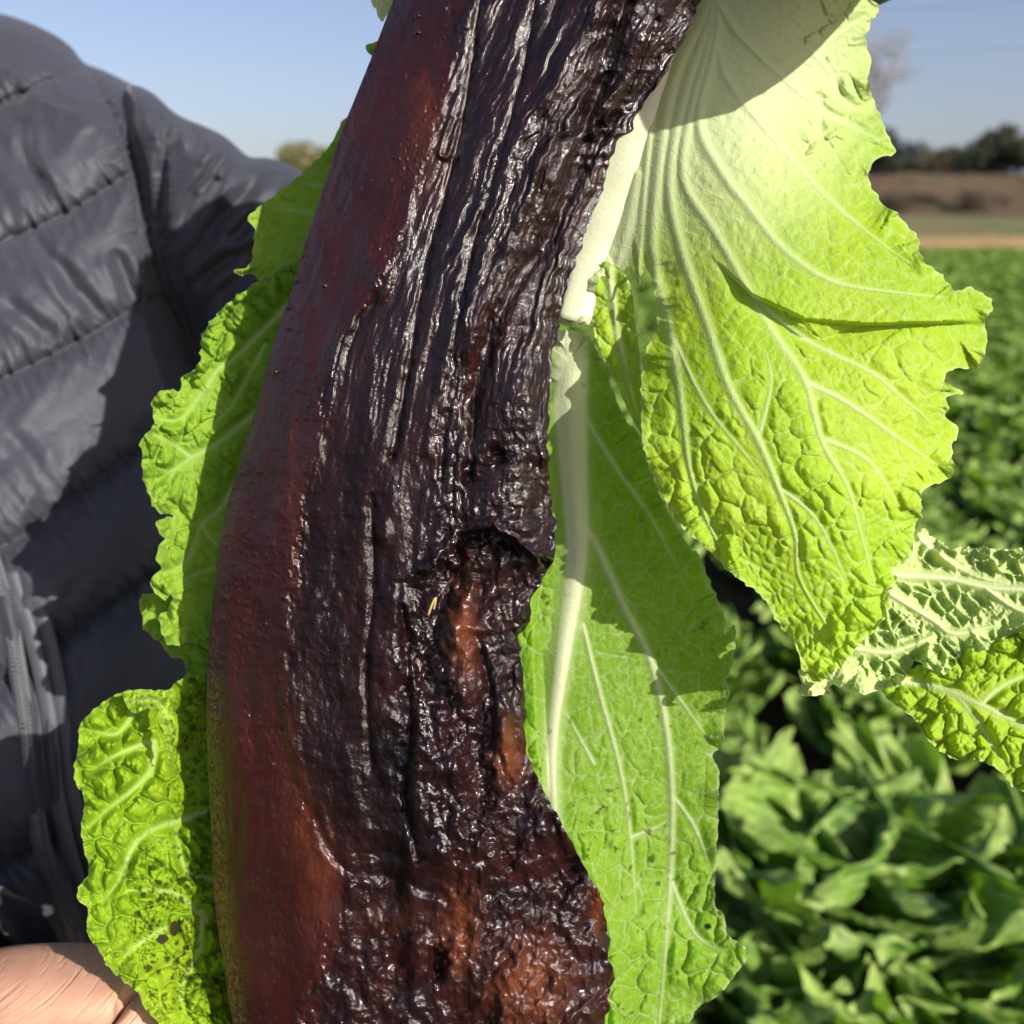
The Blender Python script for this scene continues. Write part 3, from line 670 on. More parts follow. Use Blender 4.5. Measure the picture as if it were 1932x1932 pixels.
# ------------------------------------------------------------------ cabbage leaves held with the root
def make_leaf(name, label, outline, depth, veins, m, step=2.2, cell=34, bull=.0022, teeth=3.0, ruffle=.003, seed=1, pale=None, cat='cabbage leaf',
              side=None, cellasp=1.3, netv=.30, wet=None, holes=(), tooth_gap=26, parent=None, rot=.6, edge_up=0.0, partname='blade', fold=None, pk=-.3, vh=1.):
    """blade with traced outline and main veins; blistered between the vein net; veins = [(points, half width at start, at end, height)]"""
    O = catmull(outline, 5, True); n = len(O)
    dv = np.roll(O, -1, 0) - np.roll(O, 1, 0); ln = np.hypot(*dv.T) + 1e-9; nrm = np.stack([dv[:, 1], -dv[:, 0]], 1) / ln[:, None]
    arc = np.cumsum(np.hypot(*(np.roll(O, -1, 0) - O).T))
    ph = arc / tooth_gap + 1.2 * vn(arc / 70, arc * 0, seed); tt = (ph % 1)
    saw = np.where(tt > .78, (1 - tt) / .22, tt / .78) ** 2.2
    area = .5 * np.sum(O[:, 0] * np.roll(O[:, 1], -1) - np.roll(O[:, 0], -1) * O[:, 1]); sg = 1 if area > 0 else -1
    O = O + nrm * sg * ((saw - .3) * teeth * (.4 + 1.2 * h2(np.floor(ph), np.floor(ph) * 0, seed)) + 1.6 * fbm(arc / 9, arc * 0, seed + 4, 2))[:, None]
    X, Y, F, d, a, rim = grid(O, step)
    c, s = math.cos(rot), math.sin(rot)
    wx = X + 16 * fbm(X / 60, Y / 60, seed + 11, 3); wy = Y + 16 * fbm(X / 60, Y / 60, seed + 12, 3)
    u = (wx * c + wy * s) / cell; v = (-wx * s + wy * c) / cell / cellasp
    f1, f2 = voro(u, v, seed + 20); e1 = f2 - f1
    g1, g2 = voro(u * 2.6, v * 2.6, seed + 30); e2 = g2 - g1
    vein = netv * (1 - sst(e1, .0, .07)); vein = np.maximum(vein, netv * .4 * (1 - sst(e2, 0, .08)))
    free = np.ones_like(X); hv = np.zeros_like(X)
    for pts, w0, w1, hh in veins:
        C_ = catmull(pts, 10); L = np.sum(np.hypot(*np.diff(C_[:, :2], axis=0).T))
        dd, aa, _, _ = seg_dist(X, Y, C_, far=70); t = np.clip(aa / L, 0, 1); w = w0 + (w1 - w0) * t
        w = w * (1 - .6 * sst(t, .7, 1)); g = np.exp(-(dd / w) ** 2 * 1.1); vein = np.maximum(vein, .8 * g * (1 - .5 * t)); hv = np.maximum(hv, hh * g * (1 - .6 * t)); free = np.minimum(free, sst(dd, w * .7, w * 1.2 + 16))
    amp = bull * (.55 + 1.4 * np.clip(fbm(X / 130, Y / 130, seed + 40, 2) + .35, 0, 1.2))
    if side: amp = amp * side(X, Y)
    pick = sst(vn(np.floor(u * 1.7) * .37, np.floor(v * 1.3) * .53, seed + 44) + 1.1 * vn(X / 95, Y / 95, seed + 45), pk - .25, pk + .15)
    H = amp * free * (1.6 * np.sqrt(np.clip(e1 / .8, 0, 1)) * sst(e1, 0, .12) * pick + .22 * sst(e2, 0, .5)) + hv * vh
    H = H + .0006 * fbm(X / 12, Y / 12, seed + 50, 2) * free
    rf = ruffle * np.exp(-(d / 30)) * np.sin(a / 17 + 3 * vn(a / 60, a * 0, seed + 60)) + ruffle * .8 * np.exp(-(d / 55)) * fbm(a / 42, d / 60, seed + 61, 2) * 2
    H = H + rf * (1 - sst(d, 35, 62)) + edge_up * np.exp(-(d / 40))
    D0 = rbf(depth)(X, Y)
    if fold: D0 = D0 + fold(X, Y)
    pl = np.zeros_like(X) if pale is None else np.clip(pale(X, Y), 0, 1)
    at_ = {'vein': np.clip(vein + .35 * np.exp(-d / 3.5), 0, 1), 'pale': pl, 'wet': np.zeros_like(X) if wet is None else np.clip(wet(X, Y), 0, 1)}
    gx = X + 7 * fbm(X / 9, Y / 9, seed + 71, 2); gy = Y + 7 * fbm(X / 9, Y / 9, seed + 72, 2); grime = np.zeros_like(X)
    for gs, gth in ((26, .55), (13, .6), (8, .5)):
        c1, s1 = math.cos(gs), math.sin(gs); gu = (gx * c1 + gy * s1) / gs; gv = (gy * c1 - gx * s1) / gs; q1, _ = voro(gu, gv, seed + gs)
        k_ = fbm(gx / 24 + gs, gy / 24, seed + 79, 2); grime = np.maximum(grime, (1 - sst(q1, .16, .34)) * sst(k_, .02, .12))
    at_['grime'] = np.clip(at_['wet'] * 1.2, 0, 1) * grime
    for hx, hy, r1, r2 in holes:
        k = (((X[F].mean(1) - hx) / r1) ** 2 + ((Y[F].mean(1) - hy) / r2) ** 2 + .5 * vn(X[F].mean(1) / 8, Y[F].mean(1) / 8, 3)) > 1; F = F[k]
    V = at(X, Y, D0 - H)
    if parent is None:
        cxy = np.array(outline).mean(0); e = empty(name, tuple(at(cxy[0], cxy[1], rbf(depth)(cxy[0], cxy[1]))), label, cat, 'cabbage leaves held round the root')
    else: e = parent
    mesh_obj(partname, V, F, m, e, at_)
    return e, rbf(depth)
def rib(parent, pts, w0, w1, dep, flat=.7, name='midrib', lift=.0015, m=None):
    """thick fleshy rib as a rounded bar along traced points"""
    C_ = catmull(pts, 14); n = len(C_); P = [at(p[0], p[1], float(dep(p[0], p[1])) - lift) for p in C_]
    k = TAN * .46 / 966; rad = [(w0 + (w1 - w0) * i / (n - 1)) * k * (1 + .04 * math.sin(i)) for i in range(n)]
    V, F = tube(P, rad, 16, flat); return mesh_obj(name, V, F, m or M['stem'], parent)

# fan leaf at upper right
A_out = [(1330, -170), (1500, -190), (1640, -150), (1650, -60), (1640, -10), (1660, 16), (1645, 40), (1633, 74), (1644, 116), (1638, 145), (1649, 190), (1661, 218), (1675, 255), (1689, 290), (1656, 298), (1641, 320), (1640, 342), (1665, 383), (1693, 404), (1735, 453), (1733, 466), (1746, 495), (1774, 516), (1803, 548), (1830, 542), (1872, 570), (1858, 611), (1863, 635), (1848, 690), (1797, 697), (1782, 718), (1816, 741), (1784, 750), (1793, 771), (1782, 783), (1809, 811), (1796, 845), (1798, 897), (1752, 918), (1738, 936), (1742, 975), (1728, 987), (1719, 1046), (1684, 1076), (1693, 1094), (1675, 1118), (1677, 1147), (1658, 1182), (1626, 1212), (1600, 1243), (1573, 1269), (1535, 1290), (1514, 1259), (1500, 1217), (1465, 1171), (1437, 1125), (1377, 1080), (1356, 1057), (1324, 1027), (1289, 996), (1254, 943), (1225, 880), (1212, 820), (1209, 740), (1216, 670), (1240, 610), (1236, 560), (1218, 500), (1206, 540), (1190, 505), (1160, 517), (1132, 525), (1118, 575), (1108, 606), (1040, 606), (1040, 540), (1060, 440), (1080, 330), (1100, 230), (1180, 60)]
A_dep = [(1150, 300, .480), (1250, 0, .470), (1330, -180, .470), (1250, 500, .468), (1400, 300, .455), (1500, 0, .462), (1650, 0, .482), (1660, 200, .492), (1550, 250, .470), (1640, 330, .470), (1600, 420, .452), (1450, 560, .440), (1300, 700, .446), (1215, 800, .455), (1215, 700, .462), (1700, 450, .452), (1800, 600, .450), (1860, 600, .462), (1600, 620, .440), (1500, 800, .432), (1350, 950, .440), (1700, 800, .442), (1800, 850, .455), (1600, 1000, .434), (1450, 1120, .445), (1700, 1050, .447), (1600, 1200, .440), (1530, 1280, .444), (1060, 600, .492), (1050, 400, .495)]
A_v = [([(1345, -150), (1335, 0), (1270, 150), (1240, 330), (1232, 480), (1262, 620), (1285, 760), (1300, 880), (1325, 960), (1352, 1020)], 16, 8, .0035),
       ([(1350, -150), (1340, 20), (1290, 180), (1262, 340), (1285, 470), (1330, 600), (1375, 730), (1430, 830), (1468, 920), (1500, 1010), (1508, 1090), (1560, 1180)], 15, 6, .003),
       ([(1355, -150), (1345, 40), (1300, 220), (1290, 340), (1350, 440), (1420, 560), (1470, 640), (1520, 720), (1550, 830), (1600, 920), (1625, 1010), (1650, 1100)], 14, 5, .0026),
       ([(1358, -150), (1352, 60), (1318, 220), (1352, 310), (1420, 400), (1480, 470), (1560, 525), (1640, 545), (1780, 560)], 15, 5, .0028),
       ([(1345, 0), (1360, 120), (1400, 190), (1470, 270), (1560, 370), (1640, 440), (1720, 500)], 9, 3.5, .002),
       ([(1350, 0), (1390, 60), (1470, 140), (1535, 195), (1560, 215), (1600, 235), (1680, 275)], 9, 3.5, .003),
       ([(1540, 190), (1548, 260)], 5, 3, .002), ([(1470, 110), (1530, 95), (1560, 80), (1650, 20)], 6, 3, .002), ([(1525, 95), (1560, 130), (1590, 190), (1640, 215)], 6, 3, .002),
       ([(1420, 560), (1520, 640), (1640, 700), (1690, 740), (1760, 800)], 6, 3, .0016), ([(1520, 720), (1600, 760), (1700, 830), (1770, 880)], 6, 3, .0016),
       ([(1262, 620), (1330, 760), (1400, 850), (1440, 900)], 5, 2.5, .0012), ([(1430, 830), (1455, 720), (1440, 650)], 4, 2, .0008), ([(1560, 830), (1640, 870), (1700, 960)], 4, 2, .001),
       ([(1468, 920), (1540, 980), (1600, 1100)], 4, 2, .001), ([(1180, 60), (1170, 250), (1130, 420), (1085, 600)], 22, 20, 0), ([(1200, 330), (1180, 440), (1160, 515)], 12, 9, .002), ([(1230, 200), (1215, 360), (1205, 520)], 8, 7, .002)]
def A_pale(X, Y):
    r = np.hypot((X - 1330) * .9, (Y + 60) * .62); return sst(-r, -420, -170) * .92 + .95 * (1 - sst(X + (Y - 400) * .25, 1180, 1240)) * (Y < 700)
def A_fold(X, Y):   # the deep crease that runs out to the right margin
    k = seg_dist(X, Y, catmull([(1340, 480), (1420, 560), (1520, 640), (1640, 612), (1730, 600), (1790, 606)], 14), far=90)
    sgn = Y - np.interp(X, [1340, 1420, 1520, 1640, 1790], [480, 555, 600, 610, 606])
    return np.where(sgn > 0, .008 * np.exp(-np.clip(k[0], 0, 300) / 40) * sst(sgn, 0, 6), -.003 * np.exp(-np.clip(k[0], 0, 300) / 30)) * sst(X, 1340, 1440)
eA, dA = make_leaf('cabbage_leaf', 'large yellow green fan shaped cabbage leaf with white veins at upper right of the root', A_out, A_dep, A_v, M['leaf_fan'], 2.3, 46, .0022, 4, .0035, 3,
                   A_pale, vh=.55, side=lambda X, Y: sst(np.hypot(X - 1300, Y - 200), 200, 620) * (.5 + .9 * sst(Y, 800, 1150)) + .8 * sst(X, 1480, 1560) * (Y < 330), rot=-.6, netv=.22, fold=A_fold, pk=.0)
rib(eA, [(1270, -60), (1225, 120), (1180, 280), (1140, 410), (1105, 520), (1083, 607)], 62, 31, lambda x, y: float(dA(x, y)) - .002, .3, 'stem', 0)

# narrow leaf seen through the gap
B2_out = [(1130, 500), (1165, 505), (1190, 540), (1200, 620), (1210, 700), (1216, 810), (1198, 800), (1160, 720), (1128, 650), (1118, 590)]
e2_, d2_ = make_leaf('cabbage_leaf', 'narrow pale leaflet in the gap between broken stem and fan leaf', B2_out, [(1130, 500, .484), (1200, 560, .482), (1210, 800, .486), (1130, 650, .49)],
                     [([(1150, 510), (1160, 600), (1180, 700), (1208, 805)], 9, 4, .0015)], M['leaf_fan'], 2.2, 30, .001, 2, .001, 9)

# leaf below the break
B_out = [(1040, 632), (1104, 630), (1125, 660), (1142, 695), (1157, 740), (1180, 790), (1205, 818), (1222, 870), (1254, 950), (1300, 1030), (1317, 1045), (1345, 1111), (1370, 1171), (1366, 1196), (1387, 1178), (1386, 1231), (1373, 1280), (1375, 1307), (1366, 1360), (1365, 1402), (1344, 1426), (1356, 1455), (1356, 1511), (1352, 1623), (1349, 1707), (1366, 1725), (1373, 1764), (1412, 1795), (1384, 1844), (1349, 1883), (1314, 1904), (1290, 1960), (1240, 2030), (1150, 2060), (1080, 1990), (1040, 1800), (970, 1560), (930, 1300), (940, 1000), (990, 740)]
B_dep = [(1080, 640, 0.506), (1200, 860, 0.508), (1300, 1060, 0.506), (1380, 1230, 0.504), (1360, 1500, 0.498), (1400, 1800, 0.494), (1250, 1300, 0.510), (1150, 1100, 0.508), (1085, 1000, 0.504), (1045, 1250, 0.506), (985, 1100, 0.510), (950, 1300, 0.516), (1035, 1450, 0.502), (1130, 1600, 0.496), (1190, 1750, 0.488), (1250, 1650, 0.506), (1230, 1900, 0.500), (1170, 1950, 0.488), (1050, 1800, 0.500), (1300, 1950, 0.498), (1320, 1700, 0.502)]
B_v = [([(1082, 632), (1078, 760), (1083, 900), (1090, 1050), (1062, 1230), (1042, 1400), (1050, 1560), (1080, 1700), (1120, 1900)], 34, 6, .0065),
       ([(1088, 960), (1130, 1040), (1180, 1150), (1225, 1240), (1255, 1360), (1268, 1500), (1265, 1650), (1255, 1800), (1240, 1960)], 9, 5, .002),
       ([(1100, 780), (1160, 880), (1230, 980), (1290, 1100)], 6, 3, .0012), ([(1100, 1180), (1130, 1300), (1170, 1450), (1190, 1580), (1200, 1720)], 5, 3, .0014),
       ([(1225, 1240), (1290, 1330), (1340, 1400)], 4, 2.5, .001), ([(1268, 1500), (1310, 1560), (1340, 1640)], 4, 2.5, .001), ([(1262, 1650), (1310, 1760), (1370, 1800)], 4, 2.5, .001), ([(1190, 1580), (1240, 1560), (1268, 1540)], 3.5, 2, .0008), ([(1120, 1440), (1060, 1330)], 3.5, 2, .0008)]
def B_fold(X, Y):
    b = np.interp(Y, [1450, 1550, 1700, 1850, 2000], [1065, 1110, 1160, 1180, 1185]) ; b2 = np.interp(Y, [1050, 1250, 1500], [1010, 1015, 1030])
    f = -.012 * (1 - sst(X, b - 25, b + 22)) * sst(Y, 1480, 1580)
    return f - .012 * (1 - sst(X, b2 - 12, b2 + 10)) * (1 - sst(Y, 1430, 1540)) * sst(Y, 1040, 1120)
def B_pale(X, Y):
    pp = catmull([(1080, 600), (1078, 760), (1083, 900), (1088, 1050), (1064, 1230), (1042, 1400), (1048, 1560), (1080, 1700)], 10)
    dd = seg_dist(X, Y, pp, far=90)[0]; w = np.interp(Y, [600, 800, 1050, 1250, 1450, 1700], [36, 30, 20, 13, 8, 4]); return 1 - sst(dd / w, .75, 1.15)
eB, dB = make_leaf('cabbage_leaf', 'long mid green cabbage leaf with broken white midrib, hanging right of the root', B_out, B_dep, B_v, M['leaf_mid'], 2.3, 42, .0012, 3, .003, 14,
                   vh=.8, pale=B_pale, side=lambda X, Y: .35 + 1.3 * sst(Y, 1350, 1700) + .8 * (1 - sst(X, 1010, 1050)), netv=.26, rot=.2, fold=B_fold, holes=[(1335, 1748, 8, 6)])
rib(eB, [(1080, 628), (1079, 680), (1080, 740), (1082, 800)], 33, 22, lambda x, y: float(dB(x, y)) + .0035 + .005 * (y - 628) / 170, .4, 'midrib', 0)

# pale frilled leaf behind the fan leaf
C_out = [(1600, 980), (1724, 996), (1763, 1013), (1798, 1034), (1860, 1032), (1914, 1036), (1990, 1050), (2080, 1060), (2090, 1200), (1990, 1235), (1932, 1222), (1885, 1208), (1850, 1235), (1819, 1255), (1770, 1269), (1722, 1248), (1721, 1286), (1689, 1296), (1626, 1309), (1573, 1293), (1556, 1311), (1514, 1312), (1510, 1270), (1520, 1180)]
C_dep = [(1600, 980, .482), (1750, 1010, .492), (1900, 1040, .484), (2080, 1100, .470), (1900, 1200, .470), (1720, 1200, .474), (1700, 1290, .464), (1520, 1300, .462), (1600, 1150, .474)]
C_v = [([(1660, 1085), (1780, 1090), (1880, 1110), (2050, 1110)], 8, 6, .003), ([(1730, 1010), (1790, 1060), (1850, 1090), (1900, 1100)], 6, 4, .0025), ([(1680, 1120), (1760, 1170), (1800, 1195), (1880, 1180)], 6, 4, .0025), ([(1600, 1220), (1680, 1230), (1760, 1200)], 5, 3, .002), ([(1860, 1110), (1920, 1150), (2000, 1170)], 5, 3, .002)]
make_leaf('cabbage_leaf', 'pale frilled crinkled leaf end poking out from behind the fan leaf at right', C_out, C_dep, C_v, M['leaf_pale'], 2.0, 36, -.0040, 7, .008, 22, None, netv=.42, rot=.9, cellasp=.7, tooth_gap=34)

# bumpy leaf tip at the right margin
D_out = [(1720, 1262), (1665, 1293), (1674, 1318), (1721, 1353), (1756, 1402), (1802, 1433), (1851, 1437), (1886, 1455), (1910, 1483), (1932, 1493), (2010, 1530), (2090, 1420), (2080, 1250), (1960, 1190), (1830, 1225)]
make_leaf('cabbage_leaf', 'bumpy bright green leaf tip at right edge below the pale frilled leaf', D_out, [(1665, 1293, .486), (1720, 1262, .484), (1850, 1430, .476), (1850, 1330, .470), (1932, 1490, .476), (2080, 1400, .46), (1960, 1200, .480)],
          [([(1700, 1285), (1780, 1300), (1850, 1330), (1932, 1370), (2060, 1430)], 6, 5, .002), ([(1800, 1305), (1850, 1370), (1900, 1450)], 4, 2, .001), ([(1850, 1330), (1900, 1290), (1980, 1260)], 4, 2, .001)],
          M['leaf_fan'], 2.0, 38, .0052, 3, .003, 25, netv=.15, vh=.2)

# leaves on the left
E_out = [(700, 180), (650, 225), (637, 245), (622, 275), (590, 308), (563, 332), (530, 358), (505, 379), (486, 392), (466, 413), (480, 430), (478, 460), (471, 500), (441, 512), (458, 519), (482, 519), (500, 540), (560, 560), (700, 600), (760, 300)]
make_leaf('cabbage_leaf', 'small smooth green leaf at the jacket sleeve, uppermost on the left of the root', E_out, [(630, 250, .54), (520, 400, .55), (470, 420, .53), (450, 515, .532), (540, 500, .54), (700, 300, .54), (700, 550, .54)],
          [([(640, 420), (580, 400), (520, 395)], 5, 3, .001), ([(650, 350), (590, 350), (560, 345)], 4, 2, .0008)], M['leaf_left'], 2.4, 46, .0009, 3, .003, 31, netv=.16)
F_out = [(640, 440), (590, 470), (560, 487), (530, 508), (495, 527), (465, 545), (437, 567), (410, 592), (382, 632), (376, 685), (364, 697), (343, 716), (336, 738), (314, 734), (287, 755), (290, 800), (266, 829), (268, 863), (268, 893), (278, 928), (290, 958), (304, 969), (330, 972), (299, 981), (297, 1003), (311, 1013), (300, 1030), (294, 1054), (304, 1074), (285, 1090), (290, 1115), (311, 1132), (325, 1118), (318, 1150), (300, 1160), (308, 1200), (330, 1218), (400, 1200), (560, 1160), (640, 800)]
F_dep = [(600, 480, .530), (430, 580, .528), (500, 700, .530), (380, 650, .518), (300, 760, .500), (268, 860, .496), (350, 850, .512), (440, 850, .524), (290, 1050, .500), (380, 1050, .520), (320, 1200, .510), (450, 1150, .522), (600, 900, .530)]
F_v = [([(520, 760), (470, 790), (420, 830), (375, 855), (350, 870), (300, 905)], 6, 4, .002), ([(560, 560), (500, 620), (450, 670), (410, 700), (380, 745), (340, 790), (300, 790)], 6, 4, .002), ([(450, 900), (415, 960), (380, 990), (350, 1060), (310, 1080)], 5, 3, .0018), ([(440, 1060), (380, 1080), (330, 1100)], 4, 3, .0014), ([(500, 650), (440, 760), (400, 800)], 4, 2, .001), ([(380, 990), (400, 1020), (430, 1035)], 4, 2, .001), ([(360, 862), (330, 840), (290, 820)], 4, 2.5, .001)]
eF, dF = make_leaf('cabbage_leaf', 'crinkled bright green leaf edge along the middle left side of the root', F_out, F_dep, F_v, M['leaf_left'], 2.0, 40, .0046, 5, .005, 33, netv=.16, vh=-.3, rot=-.5,
          side=lambda X, Y: 1 - .62 * sst(X - (1000 - Y) * .32, 330, 430))
make_leaf('cabbage_leaf', 'shaded leaf lobe just behind the crinkled middle left leaf', [(400, 1090), (320, 1110), (266, 1126), (266, 1150), (273, 1187), (304, 1214), (321, 1238), (345, 1245), (350, 1276), (338, 1292), (350, 1330), (470, 1340), (480, 1100)], [(266, 1130, .528), (480, 1100, .535), (400, 1330, .53), (320, 1230, .528)],
          [([(430, 1200), (350, 1190), (290, 1165)], 5, 3, .0015), ([(420, 1280), (370, 1262)], 4, 2, .001)], M['leaf_left'], 2.2, 32, .003, 4, .004, 36, netv=.2)
G_out = [(500, 1240), (400, 1262), (340, 1282), (318, 1300), (294, 1303), (262, 1301), (232, 1305), (205, 1318), (181, 1336), (160, 1355), (150, 1372), (146, 1422), (140, 1446), (143, 1480), (156, 1496), (158, 1530), (153, 1562), (158, 1600), (168, 1637), (160, 1660), (150, 1670), (145, 1690), (152, 1703), (167, 1713), (163, 1740), (168, 1768), (188, 1795), (205, 1825), (232, 1850), (260, 1873), (274, 1905), (300, 1932), (345, 2010), (500, 2040), (560, 1700)]
G_dep = [(500, 1260, .530), (300, 1310, .500), (180, 1340, .484), (145, 1450, .482), (250, 1450, .482), (300, 1500, .494), (340, 1550, .510), (430, 1600, .528), (160, 1680, .478), (250, 1700, .480), (310, 1750, .494), (350, 1800, .512), (450, 1850, .525), (280, 1900, .484), (350, 1980, .500), (210, 1820, .478), (360, 1380, .522)]
G_v = [([(420, 1520), (350, 1545), (300, 1560), (255, 1590), (225, 1660), (195, 1700)], 6, 4, .002), ([(290, 1400), (285, 1450), (250, 1490), (200, 1530), (170, 1560)], 6, 3, .002), ([(280, 1400), (220, 1425), (180, 1450)], 5, 3, .002), ([(390, 1740), (340, 1690), (290, 1680), (240, 1680)], 5, 3, .0016), ([(400, 1660), (350, 1640), (330, 1560)], 4, 3, .0012), ([(310, 1750), (260, 1780), (230, 1810)], 4, 3, .0015), ([(380, 1720), (375, 1790), (340, 1870), (345, 1900)], 5, 3, .0018), ([(250, 1350), (220, 1385), (175, 1380)], 4, 2.5, .0014)]
def G_wet(X, Y): return np.exp(-(((X - 285) / 60) ** 2 + ((Y - 1700) / 130) ** 2) ** 1.2) * .9 + np.exp(-(((X - 300) / 60) ** 2 + ((Y - 1860) / 60) ** 2)) + .6 * sst(X, 310, 340) + .5 * np.exp(-(((X - 270) / 50) ** 2 + ((Y - 1320) / 22) ** 2))
eG, dG = make_leaf('cabbage_leaf', 'blistered bright green curled leaf with dark wet spots at lower left above the hand', G_out, G_dep, G_v, M['leaf_curl'], 2.0, 42, .0062, 2.5, .003, 41, netv=.16, vh=-.3, rot=-.4, wet=G_wet,
          holes=[(306, 1772, 11, 9), (330, 1752, 9, 14)])
fl = [(232, 1308), (262, 1302), (294, 1302), (311, 1306), (322, 1325), (328, 1355), (331, 1385), (326, 1410), (321, 1440), (315, 1425), (311, 1392), (301, 1360), (300, 1340), (282, 1336), (258, 1346), (244, 1340)]
make_leaf('', '', fl, [(232, 1308, .474), (300, 1302, .474), (331, 1385, .474), (300, 1350, .464), (260, 1340, .466), (320, 1440, .478)], [([(250, 1325), (290, 1320), (312, 1345), (320, 1400)], 4, 2, .001)], M['leaf_curl'], 1.8, 18, .0028, 2, .001, 44, parent=eG, partname='folded_lobe', wet=lambda X, Y: .5 + 0 * X)
make_leaf('cabbage_leaf', 'tiny pale leaf tip beside the root at the top edge of the photo', [(690, -60), (697, -5), (706, 12), (718, 40), (727, 34), (745, 10), (800, -40), (790, -120), (720, -120)], [(700, -60, .50), (790, -60, .50), (720, 30, .495)],
          [([(712, -60), (722, 30)], 4, 3, .001)], M['leaf_pale'], 2, 24, .001, 3, .001, 46)
make_leaf('cabbage_leaf', 'thin green leaf point beside the root near the top', [(760, 60), (710, 78), (690, 86), (700, 104), (760, 150)], [(690, 86, .5), (760, 60, .5), (760, 150, .5)], [], M['leaf_left'], 2, 24, .001, 2, .001, 47)

# ------------------------------------------------------------------ the person in the padded jacket
person = empty('person', (-.66, .92, 0), 'person in dark grey quilted puffer jacket holding the root and cabbage leaves', 'person')
def px3(x, y, d): return Vector(at(x, y, d))
BX = -.66
def body():
    me = bpy.data.meshes.new('body'); Vs = []; E = []; Rd = []
    def add(p, r, par=None):
        Vs.append(tuple(p)); Rd.append(r); i = len(Vs) - 1
        if par is not None: E.append((par, i))
        return i
    pel = add((BX, .93, .93), (.12, .08)); sp = add((BX, .92, 1.12), (.11, .07), pel); ch = add((BX, .95, 1.30), (.10, .07), sp)
    nk = add((BX, .95, 1.50), .052, ch); n2 = add((BX, .93, 1.57), .052, nk); hd = add((BX, .915, 1.66), (.08, .10), n2); add((BX, .91, 1.75), (.065, .08), hd)
    for sgn in (-1, 1):
        hip = add((BX + sgn * .10, .95, .84), .07, pel); kn = add((BX + sgn * .12, .93, .48), .055, hip); an = add((BX + sgn * .13, .97, .09), .04, kn); add((BX + sgn * .15, .86, .04), (.04, .03), an)
    # left arm (picture right): shoulder, elbow out behind the leaves, forearm up to the hand above the frame
    s1 = add(px3(120, 330, .88), .04, ch); el = add(px3(640, 600, .90), .035, s1); wr = add(px3(1890, -420, .42), .027, el)
    pm = add(px3(1975, -320, .375), (.040, .024), wr); p2 = add(px3(1850, -240, .37), (.040, .018), pm)  # unseen palm and fingers, set forward to cast shade on the fan leaf's top
    def fing(base, pts, r):
        q = base
        for k, p in enumerate(pts): q = add(px3(*p), r * (1 - .12 * k), q)
    fing(p2, [(1700, -230, .375), (1580, -200, .39), (1460, -170, .41), (1380, -150, .43)], .0100)
    fing(p2, [(1730, -170, .37), (1630, -140, .385), (1520, -120, .41)], .0100)
    fing(pm, [(1900, -220, .36), (1790, -200, .36), (1700, -180, .38)], .0105)
    fing(pm, [(1720, -330, .40), (1560, -330, .45), (1480, -160, .490), (1455, 10, .494), (1450, 70, .494)], .0110)
    fing(p2, [(1700, -240, .385), (1560, -230, .41), (1440, -210, .43)], .0095)
    # right arm (picture left): comes in low from the left, palm under the leaves and root
    s2 = add((BX - .17, .95, 1.38), .05, ch); e2 = add((BX - .16, .80, 1.10), .04, s2); w1 = add(px3(-330, 1960, .62), .034, e2); w2 = add(px3(-110, 1915, .556), .029, w1)
    w3 = add(px3(30, 1893, .53), (.033, .033), w2); m2 = add(px3(150, 1842, .522), (.039, .036), w3); m3 = add(px3(300, 1985, .530), (.036, .028), m2)
    fing(m2, [(215, 1880, .525), (290, 1800, .534), (345, 1720, .540), (370, 1650, .540)], .0145)
    fing(m3, [(420, 1900, .545), (560, 1830, .550), (660, 1800, .540)], .0100)
    fing(m3, [(430, 1970, .545), (600, 1930, .552), (720, 1910, .542)], .0100)
    fing(m3, [(430, 2030, .542), (600, 2040, .550), (720, 2040, .540)], .0095)
    fing(m3, [(400, 2090, .538), (540, 2140, .540), (640, 2160, .530)], .0085)
    me.from_pydata(Vs, E, [])
    o = bpy.data.objects.new('body', me); C.objects.link(o)
    sm = o.modifiers.new('skin', 'SKIN'); ss = o.modifiers.new('sub', 'SUBSURF'); ss.levels = 3; ss.render_levels = 3
    for i, r in enumerate(Rd):
        me.skin_vertices[0].data[i].radius = r if isinstance(r, tuple) else (r, r)
    me.skin_vertices[0].data[0].use_root = True; sm.use_smooth_shade = True
    o.data.materials.append(M['skin']); o.parent = person; o.matrix_parent_inverse = Matrix.Translation(-person.location)
body()
M['hair'] = simple('hair', (.012, .010, .009), .6, 30, .2)
hv = []; hf = []
for j in range(13):
    for i in range(24):
        a = 2 * math.pi * i / 24; b = -.15 + (math.pi / 2 + .15) * j / 12
        fr = 1 - .0 * a; r = .102 + .003 * math.sin(5 * a)
        hv.append((BX + r * math.cos(b) * math.cos(a) * .88, .93 + r * math.cos(b) * math.sin(a) * 1.08, 1.72 + r * math.sin(b) + (-.05 if math.sin(a) > 0 else .02) * math.cos(b)))
for j in range(12):
    for i in range(24): hf.append((j * 24 + i, j * 24 + (i + 1) % 24, (j + 1) * 24 + (i + 1) % 24, (j + 1) * 24 + i))
mesh_obj('hair', hv, hf, M['hair'], person)

